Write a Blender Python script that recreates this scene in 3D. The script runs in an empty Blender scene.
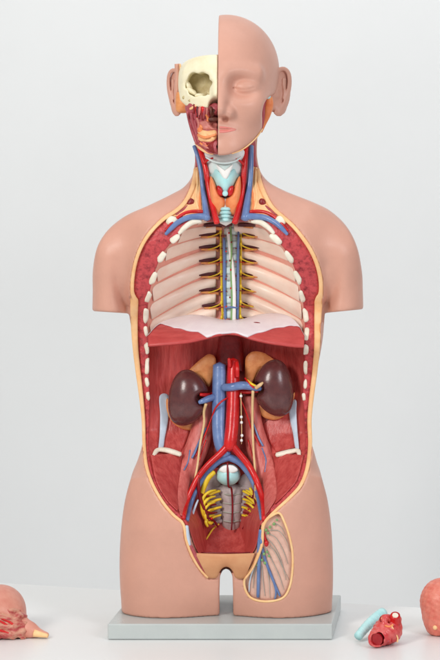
import bpy, bmesh, math, random
import numpy as np
from mathutils import Vector

random.seed(7); rng = np.random.default_rng(7)
sc = bpy.context.scene
COL = sc.collection

# ------------------------------------------------------------------ camera, world, lamps, exposure
F, PX0, PY0, DIST = 2071.0, 460.0, 190.0, 3.0      # focal length and principal point in photo pixels
CX = (PX0 - 227.0) / F * DIST                      # torso axis stands at x = 0
CZ = (640.0 - PY0) / F * 2.90                      # camera height over the table top
cam = bpy.data.cameras.new('camera'); co = bpy.data.objects.new('camera', cam); COL.objects.link(co)
co.location = (CX, -DIST, CZ); co.rotation_euler = (math.radians(90), 0, 0)
cam.sensor_width = 36.0; cam.lens = F / 660.0 * 36.0
cam.shift_x = -(PX0 - 220.0) / 660.0; cam.shift_y = -(330.0 - PY0) / 660.0
cam.clip_end = 60.0
sc.camera = co

w = bpy.data.worlds.new('World'); sc.world = w; w.use_nodes = True
w.node_tree.nodes['Background'].inputs[0].default_value = (0.94, 0.975, 1.0, 1)
w.node_tree.nodes['Background'].inputs[1].default_value = 0.34
def area(name, loc, target, size, energy, color):
    l = bpy.data.lights.new(name, 'AREA'); l.shape = 'RECTANGLE'; l.size, l.size_y = size
    l.energy = energy; l.color = color
    o = bpy.data.objects.new(name, l); COL.objects.link(o); o.location = loc
    o.rotation_euler = (Vector(target) - Vector(loc)).to_track_quat('-Z', 'Y').to_euler()
    return o
area('softbox_left', (-1.3, -2.5, 1.65), (0, 0, 0.45), (0.7, 1.0), 50, (1.0, 0.955, 0.90))
area('softbox_right', (1.85, -2.2, 1.55), (0, 0, 0.45), (0.7, 1.0), 28, (0.95, 0.95, 1.0))
area('softbox_overhead', (0.1, -0.6, 2.6), (0, 0.1, 0.4), (2.0, 1.2), 10, (1.0, 0.99, 0.97))
area('backdrop_fill', (0.0, 0.22, 2.3), (0, 1.25, 0.35), (2.6, 0.5), 9.5, (0.98, 0.99, 1.0))  # added fill lamp, only there to brighten the backdrop
sc.view_settings.view_transform = 'Standard'; sc.view_settings.look = 'None'
sc.view_settings.exposure = 0.0; sc.view_settings.gamma = 1.0

# ------------------------------------------------------------------ helpers: pixels to places
def P(px, py, y):
    d = (y + DIST) / F
    return np.stack(np.broadcast_arrays((px - PX0) * d + CX, y, (PY0 - py) * d + CZ), -1).astype(float)
def proj(x, y, z):
    d = F / (y + DIST)
    return PX0 + (x - CX) * d, PY0 - (z - CZ) * d
PXM = DIST / F                                    # metres per pixel at y = 0
def tab(rows):
    a = np.array(rows, float)
    def f(p, k=1): return np.interp(p, a[:, 0], a[:, k])
    return f
def smooth(pts, n=None, closed=False, sub=8):     # Catmull-Rom
    p = np.array(pts, float)
    if len(p) < 3 and not closed:
        t = np.linspace(0, 1, sub + 1)[:, None]; q = p[0] * (1 - t) + p[-1] * t
    else:
        if closed: e = np.vstack([p[-1], p, p[0], p[1]])
        else: e = np.vstack([2 * p[0] - p[1], p, 2 * p[-1] - p[-2]])
        q = []
        for i in range(1, len(e) - 2):
            a, b, c, d = e[i - 1], e[i], e[i + 1], e[i + 2]
            for k in range(sub):
                t = k / sub
                q.append(0.5 * (2 * b + (c - a) * t + (2 * a - 5 * b + 4 * c - d) * t * t + (3 * b - a - 3 * c + d) * t ** 3))
        if not closed: q.append(e[-2])
        q = np.array(q)
    if n:
        s = np.r_[0, np.cumsum(np.linalg.norm(np.diff(q[:, :2], axis=0), axis=1))]
        u = np.linspace(0, s[-1], n)
        q = np.stack([np.interp(u, s, q[:, k]) for k in range(q.shape[1])], 1)
    return q
class Poly:                                       # signed distance (positive inside) to a closed outline, in pixels
    def __init__(s, pts, blur=0, x=(40, 420), y=(-20, 740)):
        pts = np.array(pts, float); s.x0, s.y0 = x[0], y[0]
        gx, gy = np.meshgrid(np.arange(*x), np.arange(*y), indexing='ij')
        q = np.stack([gx, gy], -1).astype(np.float32); d = np.full(gx.shape, 1e9, np.float32); ins = np.zeros(gx.shape, bool)
        for a, b in zip(pts, np.roll(pts, -1, 0)):
            e = b - a; L = max(e @ e, 1e-9); v = q - a
            t = np.clip((v @ e) / L, 0, 1)
            d = np.minimum(d, np.hypot(v[..., 0] - t * e[0], v[..., 1] - t * e[1]))
            if abs(e[1]) > 1e-9:
                c = ((a[1] > gy) != (b[1] > gy)) & (gx < (b[0] - a[0]) * (gy - a[1]) / e[1] + a[0]); ins ^= c
        d = np.where(ins, d, -d)
        if blur:
            k = np.exp(-0.5 * (np.arange(-3 * blur, 3 * blur + 1) / blur) ** 2); k /= k.sum()
            for ax in (0, 1): d = np.apply_along_axis(lambda r: np.convolve(np.pad(r, 3 * blur, 'edge'), k, 'valid'), ax, d)
        s.d = d.astype(np.float32)
    def __call__(s, px, py):
        u = np.clip(px - s.x0, 0, s.d.shape[0] - 1.01); v = np.clip(py - s.y0, 0, s.d.shape[1] - 1.01)
        i = u.astype(int); j = v.astype(int); a = u - i; b = v - j; d = s.d
        return d[i, j] * (1 - a) * (1 - b) + d[i + 1, j] * a * (1 - b) + d[i, j + 1] * (1 - a) * b + d[i + 1, j + 1] * a * b
def smin(a, b, k):
    h = np.clip(0.5 + 0.5 * (b - a) / k, 0, 1); return b + (a - b) * h - k * h * (1 - h)
def smax(a, b, k): return -smin(-a, -b, k)
def ell(x, y, z, c, r):
    q = np.sqrt(((x - c[0]) / r[0]) ** 2 + ((y - c[1]) / r[1]) ** 2 + ((z - c[2]) / r[2]) ** 2)
    return (q - 1) * min(r)
def cap(x, y, z, a, b, ra, rb=None):
    rb = ra if rb is None else rb; a = np.array(a); e = np.array(b) - a
    t = np.clip(((x - a[0]) * e[0] + (y - a[1]) * e[1] + (z - a[2]) * e[2]) / (e @ e), 0, 1)
    return np.sqrt((x - a[0] - t * e[0]) ** 2 + (y - a[1] - t * e[1]) ** 2 + (z - a[2] - t * e[2]) ** 2) - (ra + (rb - ra) * t)
def nets(f, lo, hi, h):                           # naive surface nets
    ax = [np.arange(lo[i], hi[i] + h, h, dtype=np.float32) for i in range(3)]
    X, Y, Z = np.meshgrid(*ax, indexing='ij', sparse=False)
    V = f(X, Y, Z).astype(np.float32); n = V.shape
    S = V < 0
    cnt = sum(S[i:n[0] - 1 + i, j:n[1] - 1 + j, k:n[2] - 1 + k].astype(np.int8) for i in (0, 1) for j in (0, 1) for k in (0, 1))
    act = (cnt > 0) & (cnt < 8); idx = np.full(act.shape, -1, np.int64); I = np.argwhere(act); idx[act] = np.arange(len(I))
    acc = np.zeros((len(I), 3)); num = np.zeros(len(I))
    for a in range(3):
        for b0 in (0, 1):
            for b1 in (0, 1):
                o = [0, 0, 0]; oth = [q for q in range(3) if q != a]; o[oth[0]] = b0; o[oth[1]] = b1
                p = I + o; p2 = p.copy(); p2[:, a] += 1
                v0 = V[tuple(p.T)]; v1 = V[tuple(p2.T)]; m = (v0 < 0) != (v1 < 0)
                t = np.where(m, v0 / np.where(m, v0 - v1, 1), 0)
                q = np.array(o, float) + np.zeros((len(I), 3)); q[:, a] += t
                acc += q * m[:, None]; num += m
    pos = np.array(lo) + (I + acc / num[:, None]) * h
    faces = []
    for a in range(3):
        sl0 = [slice(1, n[q] - 1) for q in range(3)]; sl0[a] = slice(0, n[a] - 1)
        sl1 = list(sl0); sl1[a] = slice(1, n[a])
        A = S[tuple(sl0)]; B = S[tuple(sl1)]; E = np.argwhere(A != B)
        if not len(E): continue
        flip = A[tuple(E.T)]
        E = E + [0 if q == a else 1 for q in range(3)]
        b, c = (a + 1) % 3, (a + 2) % 3
        def cell(db, dc):
            q = E.copy(); q[:, b] -= db; q[:, c] -= dc; return idx[tuple(q.T)]
        quad = np.stack([cell(1, 1), cell(0, 1), cell(0, 0), cell(1, 0)], 1)
        quad[~flip] = quad[~flip][:, ::-1]; faces.append(quad)
    return pos, np.vstack(faces)

# ------------------------------------------------------------------ helpers: meshes, materials, tagging
def link(name, verts, faces, m, parent=None, smooth_=True):
    me = bpy.data.meshes.new(name)
    verts = np.asarray(verts, np.float32)
    if isinstance(faces, np.ndarray):
        k = faces.shape[1]; me.vertices.add(len(verts)); me.vertices.foreach_set('co', verts.ravel())
        me.loops.add(faces.size); me.loops.foreach_set('vertex_index', faces.ravel().astype(np.int32))
        me.polygons.add(len(faces)); me.polygons.foreach_set('loop_start', np.arange(0, faces.size, k, dtype=np.int32))
        me.update(calc_edges=True); me.validate()
    else: me.from_pydata([tuple(map(float, v)) for v in verts], [], faces)
    if smooth_: me.polygons.foreach_set('use_smooth', [True] * len(me.polygons))
    me.update()
    o = bpy.data.objects.new(name, me); COL.objects.link(o); o.data.materials.append(m)
    if parent is not None: o.parent = parent; o.matrix_parent_inverse = parent.matrix_basis.inverted()
    return o
def tag(o, label=None, cat=None, group=None, kind=None):
    if label: o['label'] = label
    if cat: o['category'] = cat
    if group: o['group'] = group
    if kind: o['kind'] = kind
    return o
def empty(name, loc):
    o = bpy.data.objects.new(name, None); COL.objects.link(o); o.location = loc; o.empty_display_size = 0.05
    return o
def lin(c): return tuple((v / 255 / 12.92 if v / 255 <= 0.04045 else ((v / 255 + 0.055) / 1.055) ** 2.4) for v in c)
def mat(name, rgb, rough=0.42, var=0.12, scale=40, bump=0.15, bscale=160, rgb2=None, spec=0.4, sss=0.0, coat=0.0, stretch=(1, 1, 1), thr=None):
    m = bpy.data.materials.new(name); m.use_nodes = True; nt = m.node_tree; N = nt.nodes; L = nt.links
    b = N['Principled BSDF']; c1 = lin(rgb); c2 = lin(rgb2) if rgb2 else tuple(v * (1 - var) for v in c1)
    tc = N.new('ShaderNodeTexCoord'); mp = N.new('ShaderNodeMapping'); mp.inputs['Scale'].default_value = stretch
    L.new(tc.outputs['Object'], mp.inputs[0])
    n = N.new('ShaderNodeTexNoise'); n.inputs['Scale'].default_value = scale; n.inputs['Detail'].default_value = 5; n.inputs['Roughness'].default_value = 0.62
    L.new(mp.outputs[0], n.inputs['Vector'])
    r = N.new('ShaderNodeMapRange'); r.inputs['From Min'].default_value, r.inputs['From Max'].default_value = thr or (0.3, 0.7)
    L.new(n.outputs['Fac'], r.inputs['Value'])
    mx = N.new('ShaderNodeMix'); mx.data_type = 'RGBA'; mx.inputs[6].default_value = (*c1, 1); mx.inputs[7].default_value = (*c2, 1)
    L.new(r.outputs[0], mx.inputs[0]); L.new(mx.outputs[2], b.inputs['Base Color'])
    b.inputs['Roughness'].default_value = rough; b.inputs['Specular IOR Level'].default_value = spec
    rr = N.new('ShaderNodeMapRange'); rr.inputs['To Min'].default_value = max(rough - 0.07, 0.03); rr.inputs['To Max'].default_value = rough + 0.07
    L.new(n.outputs['Fac'], rr.inputs['Value']); L.new(rr.outputs[0], b.inputs['Roughness'])
    if sss: b.inputs['Subsurface Weight'].default_value = sss; b.inputs['Subsurface Radius'].default_value = (0.004, 0.002, 0.0012); b.inputs['Subsurface Scale'].default_value = 1.0
    if coat: b.inputs['Coat Weight'].default_value = coat; b.inputs['Coat Roughness'].default_value = 0.08
    if bump:
        n2 = N.new('ShaderNodeTexNoise'); n2.inputs['Scale'].default_value = bscale; n2.inputs['Detail'].default_value = 3
        L.new(mp.outputs[0], n2.inputs['Vector'])
        bp = N.new('ShaderNodeBump'); bp.inputs['Strength'].default_value = bump; bp.inputs['Distance'].default_value = 0.002
        L.new(n2.outputs['Fac'], bp.inputs['Height']); L.new(bp.outputs[0], b.inputs['Normal'])
    return m
M = {}
M['skin'] = mat('painted_skin_vinyl', (215, 161, 141), 0.42, 0.10, 18, 0.10, 420, spec=0.42)
M['fat'] = mat('cut_fat', (248, 204, 152), 0.5, rgb2=(242, 184, 126), scale=60)
M['fat_pale'] = mat('pale_fat', (250, 214, 160), 0.5, rgb2=(244, 190, 130), scale=60)
M['muscle'] = mat('cut_muscle', (198, 72, 76), 0.42, rgb2=(122, 26, 36), scale=150, bump=0.7, bscale=240, thr=(0.46, 0.74))
M['wall'] = mat('abdominal_wall', (208, 92, 86), 0.36, rgb2=(174, 56, 54), scale=46, bump=0.4, bscale=120, stretch=(3.0, 3.0, 0.45))
M['psoas'] = mat('striped_muscle', (218, 122, 114), 0.4, rgb2=(190, 84, 78), scale=60, bump=0.35, bscale=90, stretch=(3, 3, 0.35))
M['deep'] = mat('deep_red_muscle', (150, 36, 36), 0.4, rgb2=(112, 22, 26), scale=60, bump=0.3)
M['maroon'] = mat('maroon_slit', (92, 34, 42), 0.45, rgb2=(70, 24, 34), scale=90)
M['diaphragm'] = mat('diaphragm_muscle', (206, 84, 82), 0.4, rgb2=(180, 60, 60), scale=30, bump=0.25, bscale=70, stretch=(1, 3, 3))
M['tendon'] = mat('white_tendon', (240, 234, 236), 0.3, rgb2=(228, 216, 222), scale=30, bump=0.1)
M['pleura'] = mat('pleura_pink', (238, 170, 152), 0.4, rgb2=(230, 146, 130), scale=40, bump=0.15)
M['rib'] = mat('rib_cream', (255, 238, 222), 0.34, rgb2=(250, 220, 202), scale=26, bump=0.12)
M['bone'] = mat('bone_white', (246, 240, 226), 0.45, rgb2=(232, 222, 200), scale=80, bump=0.3)
M['skull'] = mat('skull_ivory', (244, 236, 206), 0.45, rgb2=(234, 222, 186), scale=50, bump=0.25)
M['socket'] = mat('eye_socket_tan', (206, 192, 148), 0.5, rgb2=(178, 158, 112), scale=90, bump=0.3)
M['vein'] = mat('vein_blue', (120, 146, 192), 0.28, rgb2=(84, 108, 160), scale=34, bump=0.25, bscale=90, spec=0.5)
M['artery'] = mat('artery_red', (226, 38, 36), 0.28, rgb2=(178, 14, 20), scale=34, bump=0.25, bscale=90, spec=0.5)
M['darkvessel'] = mat('dark_red_vessel', (140, 24, 34), 0.35, rgb2=(112, 16, 28), scale=60)
M['nerve'] = mat('nerve_yellow', (246, 218, 62), 0.38, rgb2=(234, 194, 40), scale=70)
M['nerve_pale'] = mat('pale_nerve', (232, 200, 150), 0.4, rgb2=(220, 180, 128), scale=70)
M['kidney'] = mat('kidney_brown', (104, 58, 56), 0.26, rgb2=(82, 42, 44), scale=90, bump=0.1, bscale=150, spec=0.5, coat=0.12)
M['adrenal'] = mat('adrenal_orange', (236, 164, 104), 0.42, rgb2=(216, 132, 76), scale=90, bump=0.4)
M['orange'] = mat('gland_orange', (244, 158, 100), 0.4, rgb2=(232, 128, 76), scale=90, bump=0.4)
M['cyan'] = mat('cartilage_cyan', (168, 226, 228), 0.35, rgb2=(198, 238, 238), scale=50, bump=0.1)
M['white'] = mat('white_paint', (244, 244, 240), 0.4, rgb2=(232, 234, 232), scale=50, bump=0.1)
M['paleblue'] = mat('pale_blue_fascia', (206, 218, 232), 0.38, rgb2=(188, 204, 222), scale=50)
M['sacrum'] = mat('sacrum_grey', (190, 176, 174), 0.42, rgb2=(166, 148, 148), scale=90, bump=0.4)
M['spine'] = mat('vertebra_grey', (206, 212, 206), 0.4, rgb2=(180, 190, 184), scale=80)
M['disc'] = mat('disc_pale', (226, 240, 238), 0.4, rgb2=(206, 228, 226), scale=80)
M['tan'] = mat('perineum_tan', (214, 158, 114), 0.45, rgb2=(202, 138, 96), scale=30, bump=0.15)
M['greenish'] = mat('lymph_green', (138, 178, 118), 0.4, rgb2=(112, 154, 96), scale=90)
M['window'] = mat('window_floor', (230, 190, 172), 0.45, rgb2=(214, 172, 156), scale=60, bump=0.3)
M['greyvessel'] = mat('grey_nerve', (176, 172, 160), 0.4, rgb2=(150, 152, 144), scale=80)
M['mauve'] = mat('mauve_muscle', (186, 92, 98), 0.42, rgb2=(158, 62, 72), scale=80, bump=0.4, stretch=(2, 2, 0.6))
M['lip'] = mat('lip_pink', (230, 136, 126), 0.42, 0.08, 40, 0.05)
M['tongue'] = mat('tongue_pink', (214, 138, 126), 0.42, rgb2=(196, 112, 104), scale=90)
M['brown'] = mat('nasal_brown', (120, 72, 58), 0.5, rgb2=(90, 48, 42), scale=90, bump=0.3)
M['base'] = mat('base_plate_grey', (192, 199, 197), 0.3, rgb2=(184, 191, 190), scale=20, bump=0.03, bscale=500)
M['table'] = mat('table_white', (236, 237, 236), 0.34, rgb2=(232, 233, 232), scale=3, bump=0.02, bscale=300)
M['backdrop'] = mat('backdrop_grey', (237, 239, 239), 0.9, rgb2=(233, 235, 235), scale=2, bump=0, spec=0.1)
M['heart'] = mat('heart_red', (206, 58, 62), 0.28, rgb2=(224, 120, 112), scale=70, bump=0.3, spec=0.5, thr=(0.42, 0.75))
M['heartdark'] = mat('heart_dark', (168, 20, 30), 0.35, rgb2=(130, 10, 20), scale=60)
M['organ'] = mat('organ_salmon', (230, 144, 124), 0.42, rgb2=(214, 108, 92), scale=120, bump=0.6, bscale=130)
M['veined'] = mat('veined_tan', (208, 150, 126), 0.4, rgb2=(178, 74, 72), scale=90, bump=0.4, stretch=(0.7, 1, 1.8), thr=(0.42, 0.6))
M['organ_pink'] = mat('organ_flesh', (222, 162, 142), 0.42, rgb2=(206, 130, 112), scale=40, bump=0.2)

def tube(name, pts, m, parent, n=10, sub=6, flat=1.0):    # pts: (px, py, y, radius_px)
    q = smooth(pts, sub=sub); c = P(q[:, 0], q[:, 1], q[:, 2]); r = np.maximum(q[:, 3], 0.05) * (q[:, 2] + DIST) / F
    T = np.gradient(c, axis=0); T /= np.linalg.norm(T, axis=1)[:, None] + 1e-12
    up = np.array([0, -1.0, 0]); V = []; Fc = []
    if abs(T[0] @ up) > 0.95: up = np.array([1.0, 0, 0])
    a = up
    for i in range(len(c)):
        a = a - (a @ T[i]) * T[i]; a /= np.linalg.norm(a); b = np.cross(T[i], a)
        for k in range(n):
            t = 2 * math.pi * k / n; V.append(c[i] + r[i] * (math.cos(t) * a * flat + math.sin(t) * b))
    for i in range(len(c) - 1):
        for k in range(n):
            k2 = (k + 1) % n; Fc.append((i * n + k, i * n + k2, (i + 1) * n + k2, (i + 1) * n + k))
    s = len(V); V.append(c[0] - T[0] * r[0] * 0.5); V.append(c[-1] + T[-1] * r[-1] * 0.5); e = (len(c) - 1) * n
    for k in range(n):
        k2 = (k + 1) % n; Fc.append((s, k2, k)); Fc.append((s + 1, e + k, e + k2))
    return link(name, V, Fc, m, parent)
def ribbon(name, A, B, yf, m, parent, bulge=0.003, thick=0.006, n=60, k=9, rough=0.0, sub=8, pw=0.6):
    A = smooth(A, n=n, sub=sub); B = smooth(B, n=n, sub=sub); V = []; Fc = []
    ph = rng.random(6) * 6
    for i in range(n):
        for j in range(k):
            v = j / (k - 1); px = A[i, 0] * (1 - v) + B[i, 0] * v; py = A[i, 1] * (1 - v) + B[i, 1] * v
            y = yf(px, py) - bulge * (1 - (2 * v - 1) ** 2) ** pw
            if rough: y += rough * (math.sin(i * 1.1 + ph[0] + 4 * v) * math.sin(v * 11 + ph[1] + i * 0.23) + 0.5 * math.sin(i * 2.3 + v * 17 + ph[2]))
            if j in (0, k - 1): y0 = y
            V.append(P(px, py, y))
    W = len(V)
    for i in range(n):                                    # back skirt
        for s_ in (0, 1):
            p = (A if s_ == 0 else B)[i]; V.append(P(p[0], p[1], yf(p[0], p[1]) + thick))
    for i in range(n - 1):
        for j in range(k - 1): a = i * k + j; Fc.append((a, a + 1, a + k + 1, a + k))
        a = i * k; b = W + 2 * i
        Fc.append((a, a + k, b + 2, b)); Fc.append((a + k - 1, b + 1, b + 3, a + 2 * k - 1)); Fc.append((b, b + 2, b + 3, b + 1))
    for i, d in ((0, 1), (n - 1, -1)):
        f = [i * k + j for j in range(k)] + [W + 2 * i + 1, W + 2 * i]
        Fc.append(f if d < 0 else f[::-1])
    return link(name, V, Fc, m, parent)
def pillow(name, pts, yf, m, parent, bulge=0.006, thick=0.006, rings=7, n=48, power=0.5, closed_smooth=True, centre=None):
    O = smooth(pts + [pts[0]], n=n + 1, sub=8)[:-1] if closed_smooth else smooth(pts, n=n)
    if closed_smooth:
        q = smooth(pts, closed=True); q = np.vstack([q, q[0]]); O = smooth(q, n=n + 1, sub=1)[:-1]
    c = np.array(centre) if centre is not None else O[:, :2].mean(0); V = [P(c[0], c[1], yf(c[0], c[1]) - bulge)]; Fc = []
    for r in range(1, rings + 1):
        t = r / rings
        for p in O:
            q = c + (p[:2] - c) * t; V.append(P(q[0], q[1], yf(q[0], q[1]) - bulge * (1 - t ** 2) ** power))
    for p in O: V.append(P(p[0], p[1], yf(p[0], p[1]) + thick))
    V.append(P(c[0], c[1], yf(c[0], c[1]) + thick))
    for k in range(n):
        k2 = (k + 1) % n; Fc.append((0, 1 + k2, 1 + k))
        for r in range(rings):
            a = 1 + r * n; Fc.append((a + k, a + k2, a + n + k2, a + n + k))
        a = 1 + rings * n; Fc.append((a + k, a + k2, len(V) - 1))
    o = link(name, V, Fc, m, parent)
    bm = bmesh.new(); bm.from_mesh(o.data); bmesh.ops.recalc_face_normals(bm, faces=bm.faces); bm.to_mesh(o.data); bm.free()
    return o
def ball(name, px, py, y, r, m, parent, rot=0.0, seg=20, wob=0.0):   # r in metres (x, y, z)
    V = []; Fc = []; c = P(px, py, y); rg = seg // 2; cr, sr = math.cos(rot), math.sin(rot); ph = rng.random(3) * 6
    for i in range(rg + 1):
        th = math.pi * i / rg
        for k in range(seg):
            t = 2 * math.pi * k / seg; d = np.array([math.sin(th) * math.cos(t), math.sin(th) * math.sin(t), math.cos(th)])
            s = 1 + wob * math.sin(3 * d[0] + ph[0]) * math.sin(4 * d[2] + ph[1]) + wob * 0.6 * math.sin(7 * d[0] + 5 * d[1] + ph[2])
            v = d * np.array(r) * s; V.append(c + np.array([v[0] * cr - v[2] * sr, v[1], v[0] * sr + v[2] * cr]))
    for i in range(rg):
        for k in range(seg): k2 = (k + 1) % seg; Fc.append((i * seg + k, (i + 1) * seg + k, (i + 1) * seg + k2, i * seg + k2))
    o = link(name, V, Fc, m, parent)
    bm = bmesh.new(); bm.from_mesh(o.data); bmesh.ops.remove_doubles(bm, verts=bm.verts, dist=1e-6); bm.to_mesh(o.data); bm.free()
    return o
def slab(name, corners, z0, z1, m, parent=None, bevel=0.003, seg=3):
    bm = bmesh.new(); lo = [bm.verts.new((x, y, z0)) for x, y in corners]; hi = [bm.verts.new((x, y, z1)) for x, y in corners]
    n = len(corners); bm.faces.new(lo[::-1]); bm.faces.new(hi)
    for i in range(n): bm.faces.new((lo[i], lo[(i + 1) % n], hi[(i + 1) % n], hi[i]))
    bmesh.ops.recalc_face_normals(bm, faces=bm.faces)
    bmesh.ops.bevel(bm, geom=list(bm.edges), offset=bevel, segments=seg, affect='EDGES', profile=0.5)
    me = bpy.data.meshes.new(name); bm.to_mesh(me); bm.free()
    o = bpy.data.objects.new(name, me); COL.objects.link(o); me.materials.append(m)
    me.polygons.foreach_set('use_smooth', [True] * len(me.polygons))
    mod = o.modifiers.new('weighted_normal', 'WEIGHTED_NORMAL'); mod.keep_sharp = True
    if parent is not None: o.parent = parent; o.matrix_parent_inverse = parent.matrix_basis.inverted()
    return o

# ------------------------------------------------------------------ setting: table and backdrop
TB = slab('table', [(-2.2, -1.2), (2.6, -1.2), (2.6, -0.62), (0.51, 0.078), (-0.55, 0.385), (-2.2, 0.86)], -0.045, 0.0, M['table'], bevel=0.021, seg=6)
tag(TB, 'white table top under the anatomical torso model', kind='structure')
V = []; Fc = []; prof = [(1.25, 3.2), (1.25, 1.6), (1.25, 0.4), (1.25, -0.3)] + [(1.25 - 0.35 * math.sin(t), -0.3 - 0.35 * (1 - math.cos(t))) for t in np.linspace(0.2, math.pi / 2, 8)] + [(-1.4, -0.65)]
prof = [(y if z > -0.3 else y, z) for y, z in prof]
for y, z in prof: V += [(-4, y, z), (4.5, y, z)]
for i in range(len(prof) - 1): Fc.append((2 * i, 2 * i + 1, 2 * i + 3, 2 * i + 2))
tag(link('backdrop', V, Fc, M['backdrop']), 'pale grey seamless studio backdrop behind the table', kind='structure')

# ------------------------------------------------------------------ outlines (photo pixels)
BODY_L = [(197, 110), (195, 135), (194, 150), (193, 165), (191, 177), (184, 187), (172, 194), (160, 200), (145, 207), (130, 213.5), (118, 221), (107, 231), (99, 243), (95, 255), (92.5, 272), (91, 290), (90, 311)]
BODY_L2 = [(129, 313.5), (131, 330), (133, 360), (137, 385), (140, 409), (142, 430), (141.5, 444), (138.6, 455), (132, 474), (125, 500), (121, 530), (119.5, 560), (120, 585), (121.5, 609), (123, 660)]
BODY_R = [(259, 110), (258, 135), (258, 152), (259.5, 165), (262, 174), (270, 183), (285, 191), (300, 197), (315, 203), (330, 210.5), (343, 222), (352, 235), (358, 250), (361.5, 268), (364, 290), (365, 309)]
BODY_R2 = [(325, 313), (323.5, 338), (320, 360), (317, 380), (314, 400), (312, 420), (312, 440), (315, 452), (322.5, 480), (328, 502), (331.5, 530), (333, 560), (333, 585), (332, 609), (331, 660)]
GAP = [(219.5, 660), (219.5, 590), (220, 576), (222.5, 570.5), (226, 568.5), (230, 570.5), (232.5, 576), (233, 590), (233.5, 660)]
def sm(p): return [tuple(v) for v in smooth(p, sub=5)]
SIL = Poly(sm(BODY_L) + sm(BODY_L2) + GAP + sm(BODY_R2[::-1]) + sm(BODY_R[::-1]))
TORSO = Poly([tuple(v) for v in smooth([(197, 90), (195, 150), (191, 177), (176, 187), (156, 195), (137, 203), (124, 218), (120, 250), (123, 280), (128, 314)] + BODY_L2[1:12] + [(122, 600), (170, 640), (226, 640), (284, 640), (331, 600)] + BODY_R2[1:12][::-1] + [(325, 313), (329, 280), (332, 250), (330, 218), (318, 199), (300, 191), (282, 184), (262, 172), (258, 152), (258, 90)], closed=True)], blur=3)
# the opening: skin edge (outer) and inner edge of the muscle band, listed top to bottom
C_L = [(197, 128), (196, 150), (195, 166), (193, 182), (186, 199), (177, 209), (165, 217), (155, 226), (146.5, 236.5), (140, 248), (135, 262), (132, 279), (131.5, 296), (131.8, 320), (133.5, 345), (136.5, 370), (140, 395), (142.8, 420), (143.6, 445), (146, 466), (152, 484), (163, 503), (174, 516), (183, 524), (186, 540), (192, 556), (200, 569), (208, 578)]
C_R = [(259, 128), (257.5, 150), (258, 166), (261, 182), (267, 197), (274, 208), (284, 217), (294, 226), (303, 237), (311, 249), (317.5, 263), (321.5, 280), (321.5, 298), (320, 322), (319, 345), (316.5, 370), (313, 395), (310.5, 420), (311, 445), (308, 468), (301.5, 485), (291, 497), (278, 509), (266, 521), (263, 530), (262, 545), (254, 566), (245, 579)]
I_L = [(206, 128), (205, 150), (205, 180), (207, 205), (206, 217), (197, 221), (184, 229), (173.5, 240), (162, 255), (154.5, 273), (149.5, 293), (147.3, 315), (147.6, 331), (148.6, 350), (149, 372), (149.5, 396), (149, 420), (148.5, 445), (150.5, 465), (156, 482), (166, 500), (177, 512), (187, 522), (192, 536), (197, 549), (203, 558), (210, 566), (216, 570)]
I_R = [(250, 128), (250, 150), (249, 180), (247, 205), (247, 217), (256, 222), (267, 230), (277, 240), (288.5, 255), (296.5, 274), (301.5, 294), (304.5, 315), (305, 332), (305, 350), (304, 372), (303, 396), (304.5, 420), (305.5, 445), (303, 465), (297, 481), (287, 493), (274, 505), (262, 519), (258.5, 530), (256, 545), (250, 556), (243, 565), (236, 570)]
OPEN = Poly(sm(C_L) + sm(C_R[::-1]) ); INNER = Poly(sm(I_L) + sm(I_R[::-1]))
def rows(pts):
    q = smooth(pts); return lambda py: np.interp(py, np.maximum.accumulate(q[:, 1]), q[:, 0])
cl, cr_, il, ir = rows(C_L), rows(C_R), rows(I_L), rows(I_R)

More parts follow.
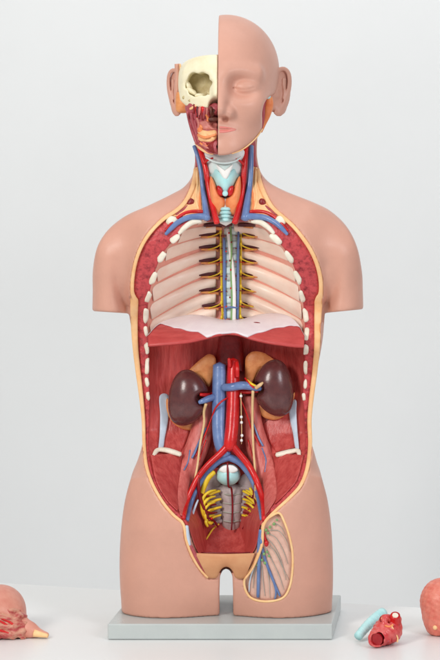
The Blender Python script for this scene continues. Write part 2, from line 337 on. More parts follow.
# ------------------------------------------------------------------ the body as an implicit solid
Tt = tab([(90, .046, .018, 27), (150, .046, .018, 28), (180, .052, .018, 33), (205, .062, .012, 38), (225, .074, .006, 46), (260, .094, .0, 62), (320, .1, 0, 68), (380, .09, 0, 64), (425, .083, 0, 62), (480, .09, .002, 62), (530, .09, .004, 60), (575, .07, .004, 55), (640, .05, .004, 50)])
def blob(X, Y, Z):
    px, py = proj(X, Y, Z)
    T, yc, R = Tt(py, 1), Tt(py, 2), Tt(py, 3)
    d = TORSO(px, py)
    f = (np.sqrt((np.maximum(R - d, 0) / R) ** 2 + ((Y - yc) / T) ** 2) - 1) * np.minimum(T, R * PXM)
    for s, cx in ((-1, 115.5), (1, 340)):
        x0 = (cx - 227) * PXM; zb = float(P(cx, 256, 0)[2])
        arm = cap(X, Y * 0.78, Z, (x0 + s * .001, 0.004, zb), (x0 + s * 0.0085, 0.004, zb - 0.16), 0.0315, 0.0268)
        delt = ell(X, Y, Z, (x0 + s * -0.004, 0.006, zb + 0.004), (0.037, 0.047, 0.050))
        f = smin(f, smin(arm, delt, 0.02), np.interp(py, [200, 245, 268, 290], [.04, .028, .012, .007]))
    for cx, rx in ((170.5, 51), (283.5, 51)):
        x0 = (cx - 227) * PXM
        ry = np.interp(py, [470, 540, 620], [.062, .074, .066])
        q = (np.sqrt(((X - x0) / (rx * PXM)) ** 2 + ((Y - 0.002) / ry) ** 2) - 1) * 0.066
        q = np.maximum(q, (Z - float(P(cx, 475, 0)[2])))
        f = smin(f, q, 0.022)
    for Q in (((115, 258), (117, 280), (121, 297), (128.5, 316)), ((338, 258), (336, 280), (332, 297), (325, 316))):
        g = np.full(np.shape(f), 1e3, np.float32)
        for (ax_, ay_), (bx_, by_) in zip(Q[:-1], Q[1:]):
            t = np.clip(((px - ax_) * (bx_ - ax_) + (py - ay_) * (by_ - ay_)) / ((bx_ - ax_) ** 2 + (by_ - ay_) ** 2), 0, 1)
            g = np.minimum(g, np.hypot(px - ax_ - t * (bx_ - ax_), py - ay_ - t * (by_ - ay_)))
        f = f + np.interp(py, [256, 285, 312], [0, .0045, .011]) * np.exp(-(g / 5.5) ** 2) * (Y < 0)
    f = smax(f, -SIL(px, py) * PXM, 0.004)
    f = np.maximum(f, 0.0228 - Z)
    return f
def cast(f, px, py, y0=-0.16, y1=0.12, n=281):    # first hit of the implicit solid along the camera ray
    px = np.atleast_1d(np.asarray(px, float)); py = np.atleast_1d(np.asarray(py, float))
    ys = np.linspace(y0, y1, n); p = P(px[:, None], py[:, None], ys[None, :])
    v = f(p[..., 0], p[..., 1], p[..., 2]) < 0
    return np.where(v.any(1), ys[v.argmax(1)], y1)
pyl = np.arange(130, 580, 3.0)
def rimrow(edge, s):
    y = cast(blob, edge(pyl) - s * 1.5, pyl); y = np.minimum(y, 0.02)
    k = np.ones(9) / 9; return np.convolve(np.pad(y, 4, 'edge'), k, 'valid') + 0.005
RL, RR = rimrow(cl, 1), rimrow(cr_, -1)
def yrim(px, py):
    a, b = cl(py), cr_(py); t = np.clip((px - a) / np.maximum(b - a, 1), 0, 1)
    return np.interp(py, pyl, RL) * (1 - t) + np.interp(py, pyl, RR) * t
YB = tab([(130, .01), (205, .012), (222, .03), (245, .05), (290, .062), (340, .068), (385, .060), (420, .046), (450, .032), (480, .018), (510, .006), (540, .0), (580, -.01)])
def ycav(px, py):
    a, b = il(py), ir(py); u = np.clip(np.abs((px - (a + b) / 2) / np.maximum((b - a) / 2, 1)), 0, 1)
    yr = yrim(px, py); t = np.clip((py - 448) / 30, 0, 1); t = t * t * (3 - 2 * t)
    return yr + (YB(py) + t * .048 * np.exp(-((px - 227) / 33) ** 6) - yr) * np.power(1 - u ** np.interp(py, [395, 455, 490], [3.0, 1.9, 1.6]), np.interp(py, [395, 455, 490], [.55, .75, .85]))
OVAL = [(262, 524), (270, 517), (279, 513), (284, 521), (289, 535), (292.5, 552), (292.5, 570), (290, 586), (284, 597), (273, 601), (260, 601), (250, 597), (245, 588), (245, 578), (252, 566), (259, 549), (261, 535)]
OV = Poly(sm(OVAL + [OVAL[0]]), blur=1)
def body(X, Y, Z):
    px, py = proj(X, Y, Z); f = blob(X, Y, Z)
    win = np.where(Y < 0.0, np.maximum(f, np.minimum(f + 0.007, OV(px, py) * PXM)), f)
    dO, dI = OPEN(px, py) * PXM, INNER(px, py) * PXM
    yr = yrim(px, py); yc = ycav(px, py)
    cut1 = np.minimum(dO + .0012, yr - Y)                  # positive inside the removed volume
    cut2 = np.minimum(dI + 0.003, yc + 0.004 - Y)
    cut = np.maximum(cut1, cut2)
    return smax(win, cut, 0.0026)

torso = empty('anatomical_torso', (0, 0, 0))
tag(torso, 'flesh coloured anatomical torso model with open chest and belly on a grey base plate', 'torso model')
pos, fc = nets(body, (-0.215, -0.125, 0.018), (0.215, 0.118, 0.735), 0.00235)
link('skin_shell', pos, fc, M['skin'], torso)

# ------------------------------------------------------------------ base plate
def xy(px, py, z=0.0):
    d = (CZ - z) * F / (py - PY0); return ((px - PX0) / F * d + CX, d - DIST)
fl = xy(107.5, 640); fr = xy(332.5, 640)
slab('base_plate', [fl, fr, (fr[0], 0.108), (fl[0], 0.108)], 0.0005, 0.0225, M['base'], torso, 0.002)

# ------------------------------------------------------------------ cut edges: fat and muscle bands
def off(pts, pts2, t):                             # t may be a list
    A, B = smooth(pts, n=80), smooth(pts2, n=80); t = np.interp(np.linspace(0, 1, 80), np.linspace(0, 1, len(np.atleast_1d(t))), np.atleast_1d(t))[:, None]
    return A * (1 - t) + B * t
for nm, C, s, fw in (('left', C_L, 1, [(130, 2.2), (190, 3.5), (215, 2.6), (250, 2.4), (294, 2.4), (299, 7.0), (325, 5.6), (350, 4.4), (380, 3.6), (420, 2.4), (500, 1.9), (524, 1.8), (580, 1.2)]),
                     ('right', C_R, -1, [(130, 2.2), (190, 3.5), (215, 2.6), (250, 2.8), (294, 3), (299, 7.0), (325, 5.6), (350, 4.6), (380, 3.8), (420, 3.2), (470, 2.6), (524, 1.8), (580, 1.2)])):
    q = smooth(C, n=110); q = q[q[:, 1] > 165]; wd = np.interp(q[:, 1], [a for a, b in fw], [b for a, b in fw])
    if s < 0: q = q
    tn = np.gradient(q, axis=0); tn /= np.linalg.norm(tn, axis=1)[:, None]; nrm = np.stack([tn[:, 1], -tn[:, 0]], 1) * s
    ribbon('fat_layer', q - nrm * 1.25, q + nrm * wd[:, None], lambda px, py: yrim(px, py) - 0.0054, M['fat'], torso, bulge=0.0014, thick=0.014, n=150, k=6, sub=1)
    hi = q[:, 1] < 527
    sel = (q[:, 1] > 214) & hi; qi = (q + nrm * (wd[:, None] - 0.4))[sel]
    I = smooth(I_L if s > 0 else I_R, sub=8); I = I[(I[:, 1] > 219) & (I[:, 1] < 527)]
    ribbon('muscle_band', qi, I, lambda px, py: yrim(px, py) - 0.0004, M['muscle'], torso, bulge=0.0012, thick=0.01, n=170, k=10, rough=0.0005, sub=1)
# cut rib ends set in the band
ENDS_L = [(174.5, 239, 7.5, 3.6, 42), (161.5, 257, 7.5, 3.2, 58), (153.5, 278, 7.5, 3.2, 68), (148.3, 297, 7, 2.9, 76), (145.8, 315, 7.5, 2.7, 88), (145.9, 331.5, 6.5, 2.5, 90), (146.8, 348, 6.5, 2.5, 92), (147, 366, 8.5, 2.4, 92), (147, 382, 5.5, 2.3, 90), (148, 396, 4.5, 2.2, 90)]
ENDS_R = [(276, 239.5, 7.5, 3.6, -42), (289, 257, 7.5, 3.2, -58), (297.3, 277, 7.5, 3.2, -68), (302.3, 297, 7, 2.9, -76), (305.5, 316, 7.5, 2.7, -86), (306.5, 334, 6.5, 2.6, -90), (306, 350, 5.5, 2.6, -92), (305.6, 367, 8, 2.6, -92), (305.2, 384, 5, 2.3, -90), (304, 397, 4.5, 2.2, -90)]
for x, y, L, wd, ang in ENDS_L + ENDS_R:
    L *= .78 + .26 * rng.random(); wd *= .8 + .22 * rng.random(); ang += 14 * (rng.random() - .5)
    a = math.radians(ang); ca, sa = math.cos(a), -math.sin(a); pts = []
    for k in range(10):
        t = 2 * math.pi * k / 10; j = 1 + 0.34 * (rng.random() - 0.5)
        u = math.copysign(abs(math.cos(t)) ** 0.7, math.cos(t)) * L * j; v = math.copysign(abs(math.sin(t)) ** 0.7, math.sin(t)) * wd * j
        pts.append((x + u * ca - v * sa, y + u * sa + v * ca))
    pillow('rib_end', pts, lambda px, py: yrim(px, py) - 0.0022, M['bone'], torso, bulge=0.0016, thick=0.006, rings=3, n=20)
for x in (172, 280.5): ball('clavicle_end', x, 221, float(yrim(x, 221)) - 0.002, (0.0085, 0.005, 0.0068), M['bone'], torso, rot=0.3 if x < 200 else -0.3, wob=0.05)

# ------------------------------------------------------------------ cavity linings
def lining(name, py0, py1, m, ny=90, nx=90, amp=0.0):
    V = []; Fc = []
    for i in range(ny):
        py = py0 + (py1 - py0) * i / (ny - 1); a, b = float(il(py)) - 0.5, float(ir(py)) + 0.5
        for j in range(nx):
            u = -math.cos(math.pi * j / (nx - 1)); px = (a + b) / 2 + (b - a) / 2 * u
            V.append(P(px, py, float(ycav(px, py)) + amp * math.sin(px * 0.9 + py * 0.12) * (1 - u * u)))
    for i in range(ny - 1):
        for j in range(nx - 1): a = i * nx + j; Fc.append((a, a + nx, a + nx + 1, a + 1))
    return link(name, V, Fc, m, torso)
lining('chest_lining', 219, 337, M['pleura'])
lining('belly_wall', 336, 564, M['wall'], 130, 110, 0.0006)

# ribs on the chest wall
RL0 = [(212, 219, 196, 222), (212, 229.5, 176, 238), (212, 240, 163, 256), (212, 253, 155, 277), (212, 267, 150, 296), (212, 282, 148, 314), (212, 297, 148, 331), (212, 312, 150, 339)]
SL = [(224.8, 0), (234, 0), (246.5, 0), (260, 0), (274, 0), (289.5, 0), (305, 0), (320, 0)]
for side in (-1, 1):
    for k, (x0, y0, x1, y1) in enumerate(RL0):
        if side > 0: x0, x1 = 456 - x0 - 6, 453.5 - x1; y0 -= 0.5
        up, lo = [], []
        hw0, hw1 = (5.0, 5.6) if k else (3.2, 3.0)
        if k > 3: hw0, hw1 = 5.9, 6.8
        xc0 = x0 + side * -4
        for t in np.linspace(0, 1, 9):
            px = xc0 + (x1 - xc0) * t; py = y0 + (y1 - y0) * (t ** 1.35)
            if k == 0: py = y0 + 3.5 * t * t
            hw = hw0 + (hw1 - hw0) * t
            sl = math.atan2((y1 - y0) * 1.35 * t ** 0.35, abs(x1 - xc0)); dx, dy = -side * 0 + side * hw * math.sin(sl), hw * math.cos(sl)
            cl_ = lambda a, b: (min(max(a, float(il(b)) + 2.2), float(ir(b)) - 2.2), b)
            up.append(cl_(px + dx, py - dy)); lo.append(cl_(px - dx, py + dy))
        f = lambda px, py: float(ycav(px, py)) - 0.0004
        ribbon('rib', up, lo, f, M['rib'], torso, bulge=0.0075 if k else 0.006, thick=0.004, n=40, k=15, pw=0.95)
    # dark intercostal slits with an orange lower edge
    for k, (py, _) in enumerate(SL[:8]):
        a, b = ((199 + (k > 5) * 3 + (k > 6) * 5, 219) if side < 0 else (242, 259.5))
        py = py + (0 if side < 0 else -1.0 * (k > 4) - 1.5 * (k > 5)) 
        if k == 0: a, b = ((204, 222) if side < 0 else (238, 255))
        if k == 7 and side < 0: continue
        o_, i_ = (a, b) if side < 0 else (b, a); e = 0.6
        f = lambda px, q: float(ycav(px, q)) - 0.0052
        mp = (o_ + i_) / 2
        ribbon('intercostal_muscle', [(o_, py - .5), (mp, py - 1.5), (i_, py - 1.2)], [(o_, py + 2.0), (mp, py + 1.7), (i_, py + 2.2)], f, M['maroon'], torso, bulge=0.001, thick=0.004, n=14, k=5)
        ribbon('intercostal_fat', [(o_ + side * -2, py + e + 1.6), (mp, py + 1.8), (i_, py + 2.5)], [(o_ - side * 2, py + e + 3.2), (mp, py + 4.6), (i_, py + 5.6)], f, M['adrenal'], torso, bulge=0.0008, thick=0.004, n=14, k=5)

# spine in the chest: vertebrae, discs, veins, ganglia, nerves
ySp = 0.032
levels = [221.5, 227.5, 234.5, 241, 247.5, 254, 260.5, 267, 274, 281, 288.5, 296, 303.5, 311, 318.5]
for k in range(len(levels) - 1):
    a, b = levels[k], levels[k + 1]; x0 = 231.0 - 0.0; hw = 6.8 + 0.02 * k
    vert = k % 2 == 0
    pts = [(x0 - hw, a + .3), (x0, a - .2), (x0 + hw, a + .3), (x0 + hw - 0.8 * vert, (a + b) / 2), (x0 + hw, b - .3), (x0, b), (x0 - hw, b - .3), (x0 - hw + 0.8 * vert, (a + b) / 2)]
    pillow('vertebra' if vert else 'spinal_disc', pts, lambda px, py: ySp - (0.0 if vert else 0.0006) + 0.004 * ((px - 231) / 7) ** 2, M['spine'] if vert else M['disc'], torso, bulge=0.002, thick=0.02, rings=4, n=28)
tube('thoracic_duct', [(230, 222, ySp - .004, 1), (231.5, 245, ySp - .005, 1), (231, 270, ySp - .005, 1), (232, 296, ySp - .005, 1.1), (231.5, 320, ySp - .005, 1.1)], M['greenish'], torso, 8)
tube('oesophageal_strip', [(228, 229, ySp - .004, 2), (230, 250, ySp - .0045, 1.6), (232.5, 270, ySp - .0045, 2.2), (233.5, 296, ySp - .0045, 2.5), (233.5, 321, ySp - .0045, 2.4)], M['white'], torso, 8, flat=0.5)
tube('azygos_vein', [(224, 238, ySp - .002, 1.4), (224.5, 260, ySp - .002, 1.6), (224.5, 290, ySp - .002, 1.5), (225.5, 319, ySp - .002, 1.3)], M['vein'], torso, 8)
tube('hemiazygos_vein', [(238.5, 232, ySp - .001, 1.1), (238, 260, ySp - .001, 1.3), (238, 290, ySp - .001, 1.3), (237.5, 319, ySp - .001, 1.2)], M['vein'], torso, 8)
tube('crossing_vein', [(225, 308, ySp - .004, 1), (231, 307.2, ySp - .007, 1), (238, 308, ySp - .003, 1)], M['vein'], torso, 8)
tube('sympathetic_trunk', [(220.5, 226, .036, .8), (221, 250, .037, 1), (221.5, 280, .04, 1), (222.5, 317, .04, 1.1)], M['nerve'], torso, 8)
tube('sympathetic_trunk', [(241, 226, .036, .8), (241, 250, .037, 1), (240.5, 280, .04, 1), (240, 317, .04, 1.1)], M['nerve'], torso, 8)
for k, (py, _) in enumerate(SL):
    if k == 0: continue
    for s, x in ((-1, 220.5), (1, 241)):
        x = x + (0.2 * k if s < 0 else -0.1 * k); q = py - (0 if s < 0 else 1.0 * (k > 4))
        ball('nerve_ganglion', x, q - 2.5, 0.035, (.0022, .002, .0034), M['nerve'], torso, seg=10)
        tube('intercostal_nerve', [(x, q - 2, .036, .9), (x + s * 5, q + .8, float(ycav(x + s * 5, q)) - .009, .7), (x + s * 13, q + 3.2, float(ycav(x + s * 13, q)) - .007, .45)], M['nerve'], torso, 6, 4)
        tube('intercostal_artery', [(x - s * 5.5, q + 1.8, ySp - .003, .55), (x - s * 1, q + 2, .034, .55), (x + s * 4, q + 2.6, .046, .5)], M['darkvessel'] if k % 3 else M['artery'], torso, 6, 4)
for k in range(9): ball('vessel_stub', 229 + 3 * math.sin(k * 2.2), 233 + 9.2 * k, ySp - .0065, (.0013, .001, .0016), M['darkvessel'] if k % 2 else M['artery'], torso, seg=8)

for X in ((lambda x: x), (lambda x: 453 - x)):
    tube('first_rib', [(X(201), 221, float(yrim(X(201), 221)) + .004, 2.2), (X(192), 222.5, float(yrim(X(192), 222)) - .001, 2.8), (X(184), 228, float(yrim(X(184), 228)) - .002, 2.6), (X(179), 233.5, float(yrim(X(179), 233)) - .001, 1.8)], M['bone'], torso, 10)
# ------------------------------------------------------------------ diaphragm: a curved sheet with a cut front edge
def sheet(name, back, front, yb, yfr, m, sag=4.0, nx=90, ny=16, lift=0.0, v0=0.0, v1=1.0, fwd=0.0, thick=0.003):
    B, Fr = smooth(back, n=nx), smooth(front, n=nx); V = []; Fc = []
    for lay in (0, 1):
        for i in range(nx):
            for j in range(ny):
                v = v0 + ((v1(B[i, 0]) if callable(v1) else v1) - v0) * j / (ny - 1)
                px = B[i, 0] * (1 - v) + Fr[i, 0] * v; py = B[i, 1] * (1 - v) + Fr[i, 1] * v - sag * math.sin(math.pi * v) * math.sin(math.pi * i / (nx - 1)) ** 0.5
                y = yb(px) * (1 - v) + yfr(px) * v - fwd
                V.append(P(px, py + lay * thick / PXM * (0.4 + 0.6 * v) - lift, y + lay * 0.0015))
    n = nx * ny
    for i in range(nx - 1):
        for j in range(ny - 1):
            a = i * ny + j; Fc.append((a, a + 1, a + ny + 1, a + ny)); Fc.append((n + a, n + a + ny, n + a + ny + 1, n + a + 1))
        a = i * ny + ny - 1; Fc.append((a, n + a, n + a + ny, a + ny))
        a = i * ny; Fc.append((a, a + ny, n + a + ny, n + a))
    for i in (0, nx - 1):
        for j in range(ny - 1): a = i * ny + j; Fc.append((a, n + a, n + a + 1, a + 1) if i else (a, a + 1, n + a + 1, n + a))
    return link(name, V, Fc, m, torso)
DB = [(147.5, 336), (158, 325), (172, 319), (190, 315.5), (208, 317), (222, 320.5), (232, 321.5), (242, 320), (258, 315.5), (275, 314), (289, 317), (298, 325), (304.5, 336)]
DF = [(148, 345), (160, 344), (175, 343), (191, 341), (206, 337.5), (218, 334.5), (229, 333), (240, 334.5), (253, 338.5), (268, 342), (282, 344), (294, 345.5), (304, 346)]
ybk = lambda px: np.interp(px, [148, 160, 180, 226, 275, 294, 305], [-.03, .012, .046, .03, .046, .012, -.03])
yfr = lambda px: np.interp(px, [148, 160, 180, 226, 275, 294, 305], [-.042, -.044, -.044, -.034, -.044, -.044, -.042])
dia = sheet('diaphragm', DB, DF, ybk, yfr, M['diaphragm'], 5.0)
vm = lambda x: float(np.interp(x, [150, 160, 164, 172, 184, 197, 206, 214, 229, 244, 252, 262, 274, 288, 296, 300], [.02, .06, .28, .54, .70, .82, .99, 1.0, 1.0, 1.0, 1.0, .84, .70, .52, .28, .02])) + .012 * math.sin(x * .31)
sheet('central_tendon', DB, DF, ybk, yfr, M['tendon'], 5.0, lift=.9, v1=vm, fwd=.0012, ny=22, nx=120, thick=.002)
ball('tendon_vessel', 257, 323, -.004, (.006, .002, .0015), M['darkvessel'], torso, rot=-.1, seg=10)

# ------------------------------------------------------------------ organs of the abdomen
def yw(px, py): return float(ycav(px, py))
def kidney(cx, cy, y, tilt, side, L=0.0412, W=0.0292):
    c = P(cx, cy, y); ct, st = math.cos(tilt), math.sin(tilt)
    def f(X, Y, Z):
        u = (X - c[0]) * ct + (Z - c[2]) * st; v = -(X - c[0]) * st + (Z - c[2]) * ct; d = Y - c[1]
        e = u - side * (v / L) ** 2 * -0.006 * 1.0
        b = (np.sqrt((e / W) ** 2 + (d / 0.022) ** 2 + (v / L) ** 2) - 1) * 0.022
        h = np.sqrt(((u - side * 0.0285) / 0.0165) ** 2 + ((d + 0.016) / 0.022) ** 2 + ((v - .003) / 0.0105) ** 2) * 0.011 - 0.011
        return smax(b, -h, 0.006)
    p, q = nets(f, c - 0.052, c + 0.052, 0.0011)
    return link('kidney', p, q, M['kidney'], torso)
kidney(188.5, 398.2, 0.018, math.radians(-8), 1)
kidney(273.5, 388.5, 0.018, math.radians(8), -1, L=0.0418, W=0.0285)
pillow('adrenal_gland', [(187, 373), (194, 365), (202, 358), (209, 354), (215, 357), (216, 366), (213, 378), (209, 387), (203, 380), (195, 374)], lambda a, b: 0.034, M['adrenal'], torso, 0.004, 0.02)
pillow('adrenal_gland', [(245, 366), (246, 357), (253, 351.5), (263, 352.5), (272, 358), (278, 364), (268, 366), (259, 371), (253, 382), (248, 387), (245, 378)], lambda a, b: 0.034, M['adrenal'], torso, 0.004, 0.02)
pillow('kidney_fat', [(167, 398), (167, 412), (174, 424), (186, 430), (198, 429), (206, 424), (200, 415), (186, 420), (176, 412)], lambda a, b: 0.034, M['adrenal'], torso, 0.003, 0.01)
pillow('kidney_fat', [(256, 404), (262, 416), (274, 420), (284, 416), (292, 405), (295, 392), (288, 402), (276, 412), (264, 410)], lambda a, b: 0.034, M['adrenal'], torso, 0.003, 0.01)
# muscles of the back wall
def musc(A, B, y, m='psoas', bulge=0.009, name='psoas_muscle', rough=0.0): return ribbon(name, A, B, (lambda px, py: y(px, py)) if callable(y) else (lambda px, py: y), M[m], torso, bulge, 0.02, 70, 14, rough)
yps = lambda px, py: min(float(np.interp(py, [380, 430, 480, 520], [.040, .027, .006, -.014])), yw(px, py) - .0005)
musc([(199, 396), (192, 425), (184, 450), (177, 480), (175, 500), (180, 515)], [(214, 396), (213, 425), (210, 445), (202, 465), (193, 488), (187, 518)], yps)
musc([(258, 396), (263, 425), (271, 450), (277, 478), (277, 497), (270, 509)], [(242, 396), (243, 425), (246, 448), (252, 468), (260, 490), (265, 516)], yps)
yil = lambda px, py: yw(px, py) - 0.004
musc([(150.5, 455), (155.5, 480), (166, 499), (177, 511)], [(181, 453), (181, 472), (179, 490), (179, 508)], yil, 'wall', 0.006, 'iliacus_muscle')
musc([(304, 455), (297.5, 479), (287.5, 492), (275, 504)], [(274, 453), (275, 473), (277, 488), (276, 500)], yil, 'wall', 0.006, 'iliacus_muscle')
musc([(169, 402), (166, 425), (161, 447)], [(191, 428), (187, 440), (181, 452)], lambda a, b: yw(a, b) - 0.001, 'wall', 0.0025, 'lumbar_muscle')
musc([(292, 402), (294, 425), (297, 447)], [(262, 425), (268, 440), (276, 452)], lambda a, b: yw(a, b) - 0.001, 'wall', 0.0025, 'lumbar_muscle')
musc([(219, 336), (217, 350), (214, 366)], [(241, 336), (243, 352), (246, 372)], 0.046, 'deep', 0.01, 'diaphragm_crus')
# pale blue fascia and white iliac crest
pillow('fascia_strip', [(159.5, 396), (168, 395), (168.5, 410), (168, 422), (165, 437), (163, 449), (158.5, 450), (159.5, 435), (160, 415)], lambda a, b: yw(a, b) - .006, M['paleblue'], torso, 0.002, 0.006, n=60)
pillow('fascia_strip', [(293.5, 400), (289, 406), (290, 420), (293, 434), (295.5, 449), (299, 450), (297.5, 430), (296.5, 412), (296.5, 401)], lambda a, b: yw(a, b) - .006, M['paleblue'], torso, 0.002, 0.006, n=60)
tube('iliac_crest', [(152.5, 458.5, yw(152.5, 458) - .004, 1.5), (157, 450.5, yw(157, 450) - .007, 2.6), (165, 450, yw(165, 450) - .009, 3.2), (173, 452, yw(173, 452) - .011, 3.4), (180.5, 454.5, yw(180, 454) - .012, 3.0)], M['bone'], torso, 10, flat=0.7)
tube('iliac_crest', [(299.5, 458, yw(299.5, 458) - .004, 1.3), (298, 451, yw(298, 450) - .007, 2.6), (291, 451.5, yw(291, 450) - .009, 3.2), (283, 453.5, yw(283, 452) - .011, 3.4), (276.5, 455, yw(277, 454) - .012, 3.0)], M['bone'], torso, 10, flat=0.7)

# great vessels
tube('vena_cava', [(219.5, 365, .024, 6.6), (219.3, 385, .02, 7.0), (219.0, 410, .014, 7.0), (219, 430, .008, 6.8), (221, 444, .004, 6.8), (226, 456, .0, 6.0)], M['vein'], torso, 16, flat=0.8)
tube('aorta', [(233.2, 360, .024, 5.2), (233.3, 372, .02, 6.2), (233.2, 400, .012, 6.4), (232, 425, .004, 6.6), (230.5, 440, -.002, 6.6), (229.5, 449, -.003, 6.4)], M['artery'], torso, 16)
tube('coeliac_artery', [(230, 367, .012, 1.6), (229.5, 362, .010, 2.0), (229, 358.5, .008, 1.5)], M['artery'], torso, 10)
tube('mesenteric_artery', [(237, 362, .014, 1.8), (237.4, 369, .009, 2.2), (237.5, 377, .008, 2.0)], M['artery'], torso, 10)
tube('renal_vein', [(224, 387.5, .012, 3.8), (232, 387, .003, 4.0), (241, 385.5, .004, 4.2), (248, 386, .008, 4.0), (256, 388, .008, 3.2), (261, 388.5, .006, 2.2)], M['vein'], torso, 12)
tube('renal_artery', [(239, 391, .018, 2), (248, 392, .016, 2), (258, 391, .012, 1.6)], M['artery'], torso, 10)
tube('renal_vein', [(214, 397, .014, 3.4), (208, 399, .008, 3.3), (203, 401, .004, 2.8), (199, 402.5, .004, 2)], M['vein'], torso, 12)
tube('renal_artery', [(226, 390, .024, 1.8), (212, 394, .026, 1.8), (206, 395, .012, 2.1), (200.5, 394.5, .004, 1.6)], M['artery'], torso, 10)
tube('renal_artery', [(206, 404, .014, 1.4), (202, 399, .004, 1.2)], M['artery'], torso, 8)
tube('suprarenal_vessel', [(247, 380, .012, 1.1), (252, 384, .004, 1.2), (257, 386.5, .003, 1.0)], M['nerve'], torso, 8)
tube('suprarenal_vessel', [(245, 378, .014, .9), (249, 383.5, .005, .9), (254, 388, .003, .8)], M['artery'], torso, 8)
tube('ureter_pelvis', [(263, 382.5, -.001, 1.0), (260, 385, -.002, 1.9), (256, 388, .002, 1.9)], M['nerve_pale'], torso, 10)
tube('ureter', [(206, 404, .004, 1.6), (204, 412, .01, 1.4), (204, 424, .012, 1.3), (200, 445, .006, 1.2), (197.5, 465, -.008, 1.2), (195, 480, -.014, 1.2), (196, 490, -.01, 1.1)], M['nerve_pale'], torso, 8)
tube('ureter', [(253, 391, .006, 1.6), (252.5, 405, .012, 1.4), (252.5, 425, .012, 1.3), (253.5, 450, .004, 1.2), (255, 470, -.008, 1.2), (255.5, 488, -.012, 1.2), (254.5, 500, -.008, 1)], M['nerve_pale'], torso, 8)
tube('gonadal_artery', [(227, 398, .006, .8), (221, 402, .0, .9), (215, 409, .003, .9), (211, 420, .012, .8), (203, 440, .012, .8), (196, 456, .002, .8)], M['artery'], torso, 8)
tube('gonadal_artery', [(240, 398, .01, .7), (246, 412, .014, .8), (252, 430, .014, .8), (260, 446, .01, .7)], M['artery'], torso, 8)
tube('gonadal_vein', [(206, 428, .016, .9), (200, 440, .014, 1), (195, 452, .006, 1.3), (192, 458, .002, 1)], M['vein'], torso, 8)
tube('gonadal_vein', [(252, 420, .018, .7), (258, 436, .014, .9), (263, 446, .01, 1.0)], M['vein'], torso, 8)
for k, (x, y) in enumerate([(241, 396), (241.3, 417), (241.5, 422.5), (242, 435.5), (241.5, 440.5)]):
    ball('lymph_node', x, y, .004 - .0004 * k, (.0022, .002, .0024), M['white'], torso, seg=10)
tube('lymph_cord', [(241, 393, .0065, .5), (241.2, 410, .006, .5), (241.7, 428, .005, .5), (241.5, 444, .004, .4)], M['nerve_pale'], torso, 6)
# iliac arteries and veins
tube('iliac_artery', [(a, b, min(y, yw(a, b) - r * .0008), r * 0.80) for a, b, y, r in [(230.5, 443, -.003, 5.2), (221, 453, -.006, 4.4), (209, 464, -.008, 4.0), (199, 476, -.014, 3.8), (192, 489, -.02, 3.6), (186.5, 503, -.026, 3.3), (183.5, 518, -.032, 2.8)]], M['artery'], torso, 14)
tube('iliac_artery', [(a, b, min(y, yw(a, b) - r * .0008), r * 0.80) for a, b, y, r in [(230, 443, -.003, 5.2), (238.5, 453, -.006, 4.4), (247.5, 464, -.008, 4.0), (254.5, 476, -.014, 3.8), (259.5, 489, -.02, 3.6), (263, 503, -.026, 3.4), (264, 519, -.032, 3.0)]], M['artery'], torso, 14)
tube('iliac_vein', [(a, b, min(y, yw(a, b) - r * .0006), r * 0.82) for a, b, y, r in [(229, 457, .002, 4.6), (219, 461, .0, 4.2), (210, 469, -.002, 3.8), (203, 478, -.006, 3.4), (195, 492, -.014, 3.2), (190, 506, -.022, 3.0), (187, 520, -.028, 2.7)]], M['vein'], torso, 14)
tube('iliac_vein', [(a, b, min(y, yw(a, b) - r * .0006), r * 0.82) for a, b, y, r in [(229, 457, .002, 4.6), (239, 462, .0, 4.2), (247, 471, -.002, 3.8), (253, 482, -.006, 3.2), (257.5, 495, -.014, 2.8), (260, 508, -.022, 2.6), (261.5, 519, -.028, 2.2)]], M['vein'], torso, 14)
tube('spermatic_duct', [(198, 500, -.012, 1.0), (194, 510, -.022, 1.3), (190, 522, -.030, 1.7), (188, 532, -.036, 2.0), (188, 541, -.038, 2.2)], M['paleblue'], torso, 10)

for q, m in (([(190, 450), (188, 462), (184, 470)], 'vein'), ([(262, 448), (266, 460), (265, 472)], 'vein'), ([(206, 440), (202, 452), (199, 462)], 'artery'), ([(248, 440), (251, 452), (254, 462)], 'artery')):
    tube('psoas_vessel', [(a, b, float(yps(a, b)) - .0085, .7) for a, b in q], M[m], torso, 6, 4)
# ------------------------------------------------------------------ pelvis
musc([(206, 468), (199, 485), (194, 505), (190, 525), (191, 542), (196, 555)], [(250, 468), (255, 485), (257, 505), (259, 525), (257, 542), (254, 555)], lambda px, py: np.interp(py, [470, 500, 525, 540, 556], [.032, .034, .024, .006, -.02]) - .018 * ((px - 226) / 32) ** 2, 'wall', -0.004, 'pelvic_wall', 0.0)
lb = ball('lumbar_disc', 228.3, 474.5, .012, (.0178, .018, .0158), M['cyan'], torso, seg=28, wob=.02)
pillow('disc_cap', [(219, 470), (224, 465.5), (233, 465.5), (238, 470), (233, 473), (224, 473)], lambda a, b: -.004, M['white'], torso, .002, .006)
for X in ((lambda x: x), (lambda x: 460 - x)):
    pillow('sacral_wing', [(X(222), 484), (X(216), 474), (X(209), 476), (X(205), 486), (X(204), 500), (X(208), 516), (X(216), 524), (X(222), 520)], lambda a, b: .026, M['sacrum'], torso, .006, .01)
tube('median_sacral_artery', [(227.5, 463, -.003, .9), (227.8, 472, -.0068, 1.1), (228.5, 486, -.004, 1.0), (231.5, 489, .006, 1.0), (232.5, 508, .012, .9), (231.5, 530, .008, .8)], M['darkvessel'], torso, 8)
